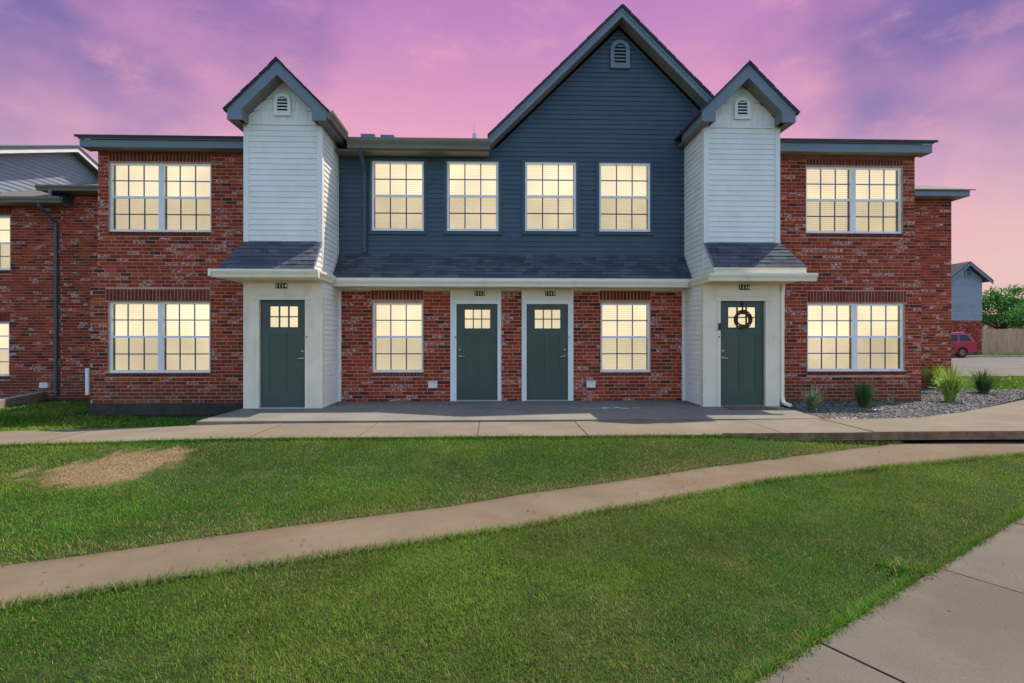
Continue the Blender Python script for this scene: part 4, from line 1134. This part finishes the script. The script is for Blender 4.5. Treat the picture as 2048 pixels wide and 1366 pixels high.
fx0, fy = along(1962, 42); Fn = thing('fence', 'tall wooden privacy fence beside the grey house', 'fence', (fx0 + 6, fy, 0))
pm = MB().box(-.068, .068, -.011, .011, -.55, 0).v
pl_mesh = None
for i in range(90):
    x = fx0 + i * .145; j = random.uniform(-.015, .015)
    if pl_mesh is None:
        o = MB().hexa([(x - .068, fy - .011, .18), (x + .068, fy - .011, .18), (x + .068, fy + .011, .18), (x - .068, fy + .011, .18), (x - .068, fy - .011, 2.15), (x + .068, fy - .011, 2.15), (x + .068, fy + .011, 2.15), (x - .068, fy + .011, 2.15)]).build('plank', 'fence_wood', Fn); pl_mesh = o.data
    else:
        o = bpy.data.objects.new('plank', pl_mesh); C.objects.link(o); o.parent = Fn; o.location = (i * .145, 0, j)
B('rail', 'fence_wood', Fn, fx0, fx0 + 13, fy + .013, fy + .06, .5, .6); B('rail', 'fence_wood', Fn, fx0, fx0 + 13, fy + .013, fy + .06, 1.7, 1.8)
bank = struct(MB().prism_z([(11, 24.9), (85, 26.2), (85, 60), (11, 60)], -.05, .12).build('verge', 'soil'))

sx0, sy = along(1960, 66); Sg = thing('storage_building', 'long low storage building with orange roll up doors behind the fence', 'building', (sx0 + 10, sy, 0))
B('wall', 'storage_white', Sg, sx0 - 3, sx0 + 22, sy, sy + 8, -.1, 4.35)
for i in range(7): B('roll_up_door', 'orange_door', Sg, sx0 - 2.2 + i * 3.2, sx0 + .4 + i * 3.2, sy - .06, sy + .02, -.1, 3.45)
B('roof', 'storage_white', Sg, sx0 - 3.2, sx0 + 22.2, sy - .3, sy + 8.2, 4.352, 4.52)


def leaves(cent, n, size, cols, seed, normal_up=.4):
    g = np.random.default_rng(seed); n = len(cent)
    a = g.normal(size=(n, 3)); a[:, 2] += normal_up; a /= np.linalg.norm(a, axis=1)[:, None]
    t = np.cross(a, g.normal(size=(n, 3))); t /= np.linalg.norm(t, axis=1)[:, None]; b = np.cross(a, t)
    s = size * g.uniform(.6, 1.4, (n, 1)); v = np.stack([cent - t * s, cent + b * s * .45, cent + t * s, cent - b * s * .45], 1).reshape(-1, 3)
    c = np.array(cols)[g.integers(0, len(cols), n)] * g.uniform(.75, 1.25, (n, 1)); return v, np.arange(4 * n).reshape(n, 4), np.repeat(c, 4, 0)


def tree():
    cx, cy = along(2003, 48); cz = zat(622, 48); T = thing('tree', 'leafy green tree standing behind the wooden fence', 'tree', (cx, cy, -.05))
    tk = MB(); tk.tube([(cx, cy, -.1), (cx + .05, cy, 1.2), (cx - .05, cy, 2.4)], [.16, .13, .10], 8)
    g = np.random.default_rng(5); cl = []
    for i in range(30):
        a = g.uniform(0, 6.28); r = g.uniform(.3, 2.5); z = cz + g.uniform(-1.5, 2.0) * (1 - .25 * (r / 2.5) ** 2) - .25 * (r > 1.8); p = (cx + r * math.cos(a) * 1.05, cy + r * math.sin(a), z)
        cl.append(p); tk.tube([(cx - .05, cy, 2.0 + .3 * g.random()), ((cx + p[0]) / 2, (cy + p[1]) / 2, (2.3 + p[2]) / 2), p], [.06, .035, .012], 5)
    tk.build('trunk', 'bark', T)
    pts = np.concatenate([np.array(p) + g.normal(size=(430, 3)) * np.array([.42, .42, .26]) for p in cl])
    v, f, c = leaves(pts, 0, .12, [(.10, .28, .055), (.13, .33, .06), (.075, .21, .05), (.16, .36, .07)], 6)
    np_mesh('crown', v - np.array([cx, cy, -.05]), [f], 'leaf', c, T)


tree()


# ------------------------------------------------------------------ red SUV
def suv():
    rx, ry_ = along(1953, 36.0); S = thing('parked_car', 'dark red sport utility vehicle parked across the lot at the brick corner', 'car', (rx - 2.3, ry_, 0))
    L = 4.7; X = lambda s: rx - s   # s = distance forward from the rear bumper
    wc = [1.02, 3.78]; yw0, yw1 = ry_ - .02, ry_ + 1.80; r = .41

    def arch(c, n=9): return [(c + r * math.cos(a), .36 + r * math.sin(a)) for a in np.linspace(math.pi, 0, n)]
    low = [(.02, .52), (.10, .42)] + [(q[0], q[1]) for q in arch(wc[0])][0:] + [(1.6, .30), (3.2, .30)] + arch(wc[1]) + [(4.6, .42), (L, .60), (4.66, .88), (4.4, 1.0), (3.35, 1.08), (.10, 1.12), (.0, .95)]
    m = MB(); m.prism([(X(s), yw0, z) for s, z in low], [(X(s), yw1, z) for s, z in low]); body = m.build('body', 'car_red', S)
    cab = [(.06, 1.115), (3.38, 1.075), (2.55, 1.66), (2.2, 1.74), (.55, 1.75), (.32, 1.68)]; ins = lambda z: .02 + (z - 1.07) / .7 * .20
    m = MB(); m.prism([(X(s), yw0 + ins(z), z) for s, z in cab], [(X(s), yw1 - ins(z), z) for s, z in cab]); cabp = m.build('cabin', 'car_red', S)
    for win in ([(.30, 1.17), (1.18, 1.17), (1.10, 1.62), (.52, 1.62)], [(1.30, 1.17), (2.12, 1.16), (2.02, 1.63), (1.22, 1.63)], [(2.22, 1.16), (3.10, 1.13), (2.50, 1.58), (2.12, 1.62)]):
        m = MB(); m.prism([(X(s), yw0 + ins(z) - .006, z) for s, z in win], [(X(s), yw0 + ins(z) + .01, z) for s, z in win]); m.build('side_window', 'car_glass', cabp)
    B('rear_bumper', 'car_red', S, X(.35), X(-.09), yw0 + .03, yw1 - .03, .42, .66)
    B('tail_light', 'tail_light', S, X(.16), X(-.012), yw0 - .006, yw0 + .2, .80, 1.06)
    B('side_moulding', 'tyre', S, X(3.2), X(1.56), yw0 - .015, yw0 + .01, .62, .70)
    B('roof_rack', 'galvanised', S, X(2.1), X(.6), yw0 + .30, yw0 + .34, 1.77, 1.80)
    ring = [(wc[0] - q * math.cos(a), .36 + q * math.sin(a)) for q, seq in ((.41, np.linspace(0, math.pi, 11)), (.47, np.linspace(math.pi, 0, 11))) for a in seq]
    MB().prism([(X(s), yw0 - .012, z) for s, z in ring], [(X(s), yw0 + .02, z) for s, z in ring]).build('wheel_arch_trim', 'car_red', S)
    for c in wc:
        for y0, y1 in ((yw0 + .02, yw0 + .25), (yw1 - .25, yw1 - .02)):
            w = MB().tube([(X(c), y0, .37), (X(c), y0 + .03, .37), (X(c), y1 - .03, .37), (X(c), y1, .37)], [.33, .37, .37, .33], 20).build('wheel', 'tyre', S)
            MB().tube([(X(c), y0 - .012, .37), (X(c), y0 + .01, .37)], [.21, .24], 16).build('rim', 'rim', w)


suv()


# ================================================================== GRASS, GRAVEL, PLANTS
def blades(X, Y, Z, L, W, cols, seed, lean=.6, seg3=True):
    g = np.random.default_rng(seed); n = len(X); a = g.uniform(0, 2 * np.pi, n); ld = g.uniform(.50, 1.04, n) * lean
    d = np.stack([np.cos(a), np.sin(a)], 1); w = np.stack([-d[:, 1], d[:, 0]], 1) * (W / 2)[:, None]
    base = np.stack([X, Y], 1); mid = base + d * (L * ld * .35)[:, None]; tip = base + d * (L * ld)[:, None]
    zt = L * np.sqrt(np.clip(1 - (ld * .93) ** 2, .06, 1)); P = np.empty((n, 5, 3))
    P[:, 0, :2] = base - w; P[:, 1, :2] = base + w; P[:, 2, :2] = mid + w * .8; P[:, 3, :2] = mid - w * .8; P[:, 4, :2] = tip
    P[:, 0, 2] = P[:, 1, 2] = Z - .004; P[:, 2, 2] = P[:, 3, 2] = Z + zt * .6; P[:, 4, 2] = Z + zt
    i = np.arange(n)[:, None] * 5; return P.reshape(-1, 3), [i + np.array([0, 1, 2, 3]), i + np.array([3, 2, 4])], np.repeat(cols, 5, 0)


def grass_cols(X, Y, seed):
    g = np.random.default_rng(seed); n = len(X)
    green = np.array([(.055, .175, .009), (.070, .195, .013), (.042, .150, .010), (.098, .205, .022), (.105, .180, .040)])[g.integers(0, 5, n)]
    straw = np.array([(.30, .225, .11), (.24, .185, .08), (.36, .27, .15)])[g.integers(0, 3, n)]
    yel = np.array([.17, .235, .03])
    t = smooth((fbm(X, Y, .55, 41) - .36) / .3)[:, None]; c = (green * (1 - .6 * t) + yel * .6 * t) * (.60 + .88 * fbm(X, Y, 1.1, 47)[:, None])
    ps = .035 + .15 * smooth((fbm(X, Y, .9, 51) - .50) / .22)
    dead = dead_mask(X, Y); edge = np.exp(-np.abs(Y - np.interp(X, pxs, path_up(pxs)) - .12) / .16) * .5 * (X < 6)
    ps = np.clip(ps + dead * .76 + edge, 0, 1); k = (g.random(n) < ps)[:, None]
    c = np.where(k, straw, c); return c * g.uniform(.55, 1.45, (n, 1)), dead


gzb = lambda X, Y: terr(X, Y) + (fbm(X, Y, .9, 3) - .5) * .035


def lawn():
    V, Fq, Ft, Cc = [], [], [], []; off = 0

    def emit(X, Y, L, W, seed, lean=1.0):
        nonlocal off
        c, dead = grass_cols(X, Y, seed); L = L * (1 - .35 * dead); keep = RNG.random(len(X)) > dead * .30
        X, Y, L, W, c = X[keep], Y[keep], L[keep], W[keep], c[keep]
        v, f, cc = blades(X, Y, gzb(X, Y), L, W, c, seed + 1, lean)
        V.append(v); Fq.append(f[0] + off); Ft.append(f[1] + off); Cc.append(cc); off += len(v)
    g = np.random.default_rng(11)

    def region(n, x0, x1, y0, y1, test, L0, L1, W, seed, dens=None):
        X = g.uniform(x0, x1, n); Y = g.uniform(y0, y1, n); k = test(X, Y); X, Y = X[k], Y[k]
        if dens is not None:
            k = g.random(len(X)) < dens(X, Y); X, Y = X[k], Y[k]
        thin = .45 + .55 * fbm(X, Y, 1.3, 71) + .6 * fbm(X, Y, 5.5, 73); D = np.hypot(X, Y + DIST)
        emit(X, Y, g.uniform(L0, L1, len(X)) * thin, W * (.7 + D / 9), seed)
        return len(X)
    side = lambda X, Y: (X - NA.x) * nn.x + (Y - NA.y) * nn.y   # >0 on the walkway
    jit = lambda X, Y, s=.05: (fbm(X, Y, 4, 81) - .5) * s
    vis = lambda X, Y, m=1.3: np.abs(X) < (Y + DIST) * 1.03 + m
    dn = lambda X, Y: np.clip(3.6 / np.hypot(X, Y + DIST), .34, 1) * (1 - .35 * smooth((fbm(X, Y, 1.6, 91) - .5) / .2))
    up = lambda X: np.interp(X, pxs, path_up(pxs)); lo = lambda X: np.interp(X, pxs, path_lo(pxs))
    n1 = region(720000, -9.2, 7.2, -8.0, -3.84, lambda X, Y: (Y > up(X) + .01 + jit(X, Y, .26)) & (Y < -3.835 + jit(X, Y, .03)) & vis(X, Y), .019, .040, .0034, 100, dn)
    n2 = region(1350000, -7.0, 9.6, -9.6, -3.4, lambda X, Y: (Y < lo(X) + .02 + jit(X, Y, .06)) & (side(X, Y) < .012 + jit(X, Y, .03)) & vis(X, Y) & (X > pxs[0]), .016, .034, .0030, 200, dn)
    # tufts along the edges of the walks
    X = g.uniform(-8.6, 5.8, 9000); emit(X, -3.83 + g.normal(0, .025, len(X)) - .01, g.uniform(.05, .10, len(X)), np.full(len(X), .005), 300, .8)
    X = g.uniform(-4, 8.5, 8000); emit(X, lo(X) + g.normal(0, .03, len(X)) - .01, g.uniform(.05, .085, len(X)), np.full(len(X), .0045), 310, .9)
    s = g.uniform(-1.5, 5.2, 7000); o = g.normal(-.015, .02, len(s)); emit(NA.x + nd.x * s + nn.x * o, NA.y + nd.y * s + nn.y * o, g.uniform(.04, .075, len(s)), np.full(len(s), .0038), 320, .9)
    # crabgrass clump on the walkway edge
    cx, cy = ghit(1815, 1140); X = cx + g.normal(0, .07, 220); Y = cy + g.normal(0, .05, 220); emit(X, Y, g.uniform(.05, .11, 220), np.full(220, .008), 330, 1.08)
    # left yard
    region(70000, -14, -4.9, -2.66, 2.6, lambda X, Y: (((Y < -.25 - .5 * smooth((X + 8.4) / 2) + jit(X, Y, .4)) | (X < -8.9 + jit(X, Y, .8))) & (X < -5.6 + (Y + 2.6) * .4)), .04, .09, .008, 400, lambda X, Y: .25 + .75 * (fbm(X, Y, .8, 44) < .60))
    # verge strip right
    region(50000, 11.5, 26, -.5, 9.0, lambda X, Y: (Y > 1.9 + (X - 12) * .05) & (Y < 6.3 + (X - 11) * .039 + jit(X, Y, .1)), .06, .11, .016, 500)
    region(30000, 30, 62, 25.3, 31, lambda X, Y: Y > 24.95 + (X - 11) * .0188, .12, .22, .05, 600)
    o = np_mesh('grass', np.concatenate(V), [np.concatenate(Fq), np.concatenate(Ft)], 'grass_blade', np.concatenate(Cc)); print('GRASS verts', off, n1, n2)
    tag(o, 'short green lawn grass with straw coloured dry patches', 'grass', kind='stuff')


lawn()


def gravel():
    poly = np.array([gz(x, y, -.06) for x, y in ((1572, 812), (1600, 829), (1660, 838), (1740, 839), (1840, 836), (1920, 826), (1990, 813), (2060, 798), (2200, 772), (2330, 758))] + [(16.5, 2.6), (12.7, 1.75), (12.6, 2.75), (9.4, 2.75), (9.4, -.03), (5.75, -.03)])
    from_ = poly; to = np.roll(poly, -1, 0)

    def inside(X, Y):
        r = np.zeros(len(X), bool)
        for (x0, y0), (x1, y1) in zip(from_, to):
            c = ((y0 > Y) != (y1 > Y)) & (X < (x1 - x0) * (Y - y0) / (y1 - y0 + 1e-12) + x0); r ^= c
        return r
    g = np.random.default_rng(17); N = 85000; X = g.uniform(5.6, 17, N); Y = g.uniform(-3.0, 3, N); k = inside(X, Y); X, Y = X[k], Y[k]; n = len(X)
    oc = np.array([(1, 0, 0), (-1, 0, 0), (0, 1, 0), (0, -1, 0), (0, 0, 1), (0, 0, -1), (.6, .6, .5), (-.6, .6, .5), (-.6, -.6, .5), (.6, -.6, .5)], float)
    tri = np.array([(0, 6, 9), (6, 2, 7), (7, 1, 8), (8, 3, 9), (6, 7, 4), (7, 8, 4), (8, 9, 4), (9, 6, 4), (0, 2, 6), (2, 1, 7), (1, 3, 8), (3, 0, 9), (2, 0, 5), (1, 2, 5), (3, 1, 5), (0, 3, 5)])
    s = g.uniform(.010, .025, (n, 1, 1)); V = oc[None] * (1 + g.normal(0, .2, (n, 10, 1))) * s * np.array([1.3, .95, .7]); a = g.uniform(0, 6.28, n); ca, sa = np.cos(a)[:, None], np.sin(a)[:, None]
    x = V[..., 0] * ca - V[..., 1] * sa; y = V[..., 0] * sa + V[..., 1] * ca; z0 = terr(X, Y) + .035 + g.uniform(-.012, .02, n)
    V = np.stack([x + X[:, None], y + Y[:, None], V[..., 2] + z0[:, None]], -1)
    white = smooth((fbm(X, Y, .9, 5) - .5) / .2) * (X < 8.2) * (Y < -1.2); base = np.array([(.11, .115, .12), (.17, .17, .165), (.075, .075, .08), (.24, .235, .22)])[g.integers(0, 4, n)]
    base = np.where((g.random(n) < .65 * white)[:, None], np.array([.62, .61, .58]), base) * g.uniform(.8, 1.2, (n, 1))
    o = np_mesh('gravel', V.reshape(-1, 3), [(np.arange(n)[:, None, None] * 10 + tri[None]).reshape(-1, 3)], 'stone', np.repeat(base, 10, 0))
    tag(o, 'grey landscaping gravel filling the bed by the right brick wing', 'gravel', kind='stuff')
    bed = MB(); 
    xs_ = poly
    me = MB().add([(x, y, -.058) for x, y in poly], [tuple(range(len(poly)))]); o = me.build('gravel_bed', 'dirt'); struct(o)


gravel()


def clump(label, base, n, h, spread, cols, seed, width=.012, droop=.5, tips=None):
    g = np.random.default_rng(seed); bx, by = base; bz = float(terr(bx, by)) + .03; k = 6; V = []; Fs = []; Cs = []
    for i in range(n):
        a = g.uniform(0, 6.28); r0 = abs(g.normal(0, .035)); L = h * g.uniform(.55, 1.1); out = spread * g.uniform(.1, 1.0); dr = droop * g.uniform(.2, 1.2); w = width * g.uniform(.6, 1.3)
        d = np.array([math.cos(a), math.sin(a)]); pw = np.array([-d[1], d[0]]); c = np.array(cols[g.integers(0, len(cols))]) * g.uniform(.8, 1.2); st = len(V)
        for j in range(k):
            t = j / (k - 1); p = d * (r0 + out * t ** 1.5); z = L * (t - dr * .55 * t ** 3); ww = w * (1 - t ** 2) * .5 + .0008
            V += [(bx + p[0] + pw[0] * ww, by + p[1] + pw[1] * ww, bz - .03 + z), (bx + p[0] - pw[0] * ww, by + p[1] - pw[1] * ww, bz - .03 + z + .002)]; Cs += [c, c]
            if j: Fs.append((st + 2 * j - 2, st + 2 * j - 1, st + 2 * j + 1, st + 2 * j))
    V = np.array(V); T = thing('ornamental_grass', label, 'plant', (bx, by, bz - .03), 'ornamental grasses in the gravel bed')
    np_mesh('foliage', V - np.array([bx, by, bz - .03]), [np.array(Fs)], 'leaf', np.array(Cs), T)
    m = MB(); m.tube([(bx, by, bz - .06), (bx, by, bz + .05)], [.07, .05], 8); m.build('crown_base', 'bark', T); return T


clump('variegated white and green grass clump nearest the white downspout', gz(1628, 822, -.08), 260, .60, .27, [(.18, .28, .08), (.52, .56, .36), (.62, .64, .48), (.12, .22, .06), (.32, .40, .16)], 71, .024, .9)
clump('upright dark green grass clump under the right lower window', gz(1728, 818, -.08), 380, .66, .28, [(.06, .15, .035), (.08, .18, .04), (.045, .12, .03)], 72, .014, .45)
clump('low sparse grass sprig with arching pale leaves beside the dark clump', gz(1782, 812, -.08), 14, .34, .34, [(.36, .40, .2), (.24, .31, .1)], 73, .018, 1.0)
clump('bright yellow green grass clump against the rear brick block', gz(1872, 783, -.07), 420, .84, .50, [(.26, .38, .03), (.34, .45, .04), (.16, .29, .03)], 74, .024, .9)
clump('tall bright green grass clump in the gravel just right of the building corner', gz(1900, 806, -.06), 420, .98, .38, [(.20, .37, .03), (.26, .43, .04), (.12, .26, .03), (.38, .44, .14)], 75, .024, .8)
clump('dark green rounded grass clump farthest right by the verge', gz(1966, 791, -.05), 440, .72, .42, [(.055, .14, .035), (.075, .17, .04), (.04, .10, .03)], 76, .017, .6)
clump('tiny pale sprig at the gravel edge below the white downspout', gz(1589, 826, -.08), 12, .16, .14, [(.24, .34, .1), (.34, .40, .2)], 77, .016, .8)

# doormat
mx0, my0 = gz(1448, 819, 0); mx1 = gz(1552, 819, 0)[0]
m = MB(); m.hexa([(4.44, -1.52, .001), (5.30, -1.52, .001), (5.26, -1.12, .001), (4.42, -1.12, .001), (4.44, -1.52, .016), (5.30, -1.52, .016), (5.26, -1.12, .016), (4.42, -1.12, .016)])
mat_ = m.build('doormat', 'coir'); tag(mat_, 'worn brown coir doormat in front of door 1116', 'doormat')


# wreath on 1116
def wreath():
    cx, cz, y = 4.855, 1.715, -1.07; T = thing('wreath', 'twig grapevine wreath hung by a black ribbon on door 1116', 'wreath', (cx, y, cz)); m = MB(); g = np.random.default_rng(9)
    for s in range(26):
        r0 = g.uniform(.118, .178); ph = g.uniform(0, 6.28); k = g.integers(2, 5); am = g.uniform(.006, .018); pts = []
        for a in np.linspace(0, 2 * math.pi * g.uniform(.8, 1.0), 34):
            r = r0 + am * math.sin(k * a + ph) + g.normal(0, .002); pts.append((cx + r * math.cos(a + ph), y + .018 * math.cos(k * a + 2 * ph) + g.normal(0, .002), cz + r * math.sin(a + ph)))
        m.tube(pts, g.uniform(.004, .008), 5)
    for s in range(30):
        a = g.uniform(0, 6.28); r = .17; d = a + g.choice((-1, 1)) * g.uniform(.9, 1.4); l = g.uniform(.03, .07)
        m.tube([(cx + r * math.cos(a), y, cz + r * math.sin(a)), (cx + r * math.cos(a) + l * math.cos(d), y - .02, cz + r * math.sin(a) + l * math.sin(d))], [.004, .0015], 4)
    m.build('twig_ring', 'twig', T)
    r = MB(); r.box(cx - .016, cx + .016, y + .028, y + .032, cz + .12, 2.074); r.box(cx - .022, cx + .022, y - .03, y + .031, cz + .10, cz + .19); r.build('ribbon', 'ribbon', T)


wreath()


def chalk():
    g = np.random.default_rng(3); m = MB(); cx, cy = gz(1212, 816, 0)
    for i in range(26):
        a = g.uniform(-.5, .5); x = cx + g.normal(0, .24); y = cy + g.normal(0, .06); l = g.uniform(.05, .16); w = g.uniform(.008, .022)
        dx, dy = math.cos(a) * l, math.sin(a) * l * .6; b = g.uniform(-.02, .02)
        m.prism([(x, y - w / 2, .0012), (x + dx * .5, y + dy * .5 + b - w / 2, .0012), (x + dx, y + dy - w / 2, .0012), (x + dx, y + dy + w / 2, .0012), (x + dx * .5, y + dy * .5 + b + w / 2, .0012), (x, y + w / 2, .0012)],
                [(x, y - w / 2, .0026 + i * .0001), (x + dx * .5, y + dy * .5 + b - w / 2, .0026 + i * .0001), (x + dx, y + dy - w / 2, .0026 + i * .0001), (x + dx, y + dy + w / 2, .0026 + i * .0001), (x + dx * .5, y + dy * .5 + b + w / 2, .0026 + i * .0001), (x, y + w / 2, .0026 + i * .0001)])
    tag(m.build('chalk_marks', 'chalk'), 'smudged pale blue chalk marks on the porch slab', 'chalk marks', kind='stuff')


chalk()


def debris():
    g = np.random.default_rng(8); V = []; Fs = []; Cs = []
    def chip(x, y, z, l, c):
        a = g.uniform(0, 6.28); d = np.array([math.cos(a), math.sin(a)]) * l; p = np.array([-d[1], d[0]]) * g.uniform(.2, .5); n = len(V)
        for q in (-d - p, d - p, d + p, -d + p): V.append((x + q[0], y + q[1], z + .002 + g.uniform(0, .3) * l))
        V.append((x, y, z + .35 * l + .004)); Cs.extend([c] * 5); Fs.extend([(n, n + 1, n + 4), (n + 1, n + 2, n + 4), (n + 2, n + 3, n + 4), (n + 3, n, n + 4)])
    cols = [(.06, .035, .02), (.10, .06, .03), (.16, .11, .06), (.05, .04, .03)]
    for i in range(170):
        x = g.uniform(-3.6, 7.5); t = g.beta(.6, .6); y = float(np.interp(x, pxs, path_lo(pxs))) * (1 - t) + float(np.interp(x, pxs, path_up(pxs))) * t
        chip(x, y, float(terr(x, y)) + .03, g.uniform(.004, .014), cols[g.integers(0, 4)])
    for i in range(60):
        sN = g.uniform(-1, 3.5); o = g.uniform(.02, 1.3); p = NA + nd * sN + nn * o; chip(p.x, p.y, nz(p) + .002, g.uniform(.003, .010), cols[g.integers(0, 4)])
    for i in range(60):
        x = g.uniform(-8, 7); y = g.uniform(-3.8, -2.7); chip(x, y, walk_z(x) + .002, g.uniform(.004, .011), cols[g.integers(0, 4)])
    tag(np_mesh('debris', np.array(V), [np.array(Fs)], 'stone', np.array(Cs)), 'scattered bits of dry leaf and soil on the paths', 'debris', kind='stuff')


debris()
print('OBJECTS', len(bpy.data.objects), 'TRIS', sum(len(o.data.loop_triangles) if o.data.loop_triangles else len(o.data.polygons) * 2 for o in bpy.data.objects if o.type == 'MESH'))
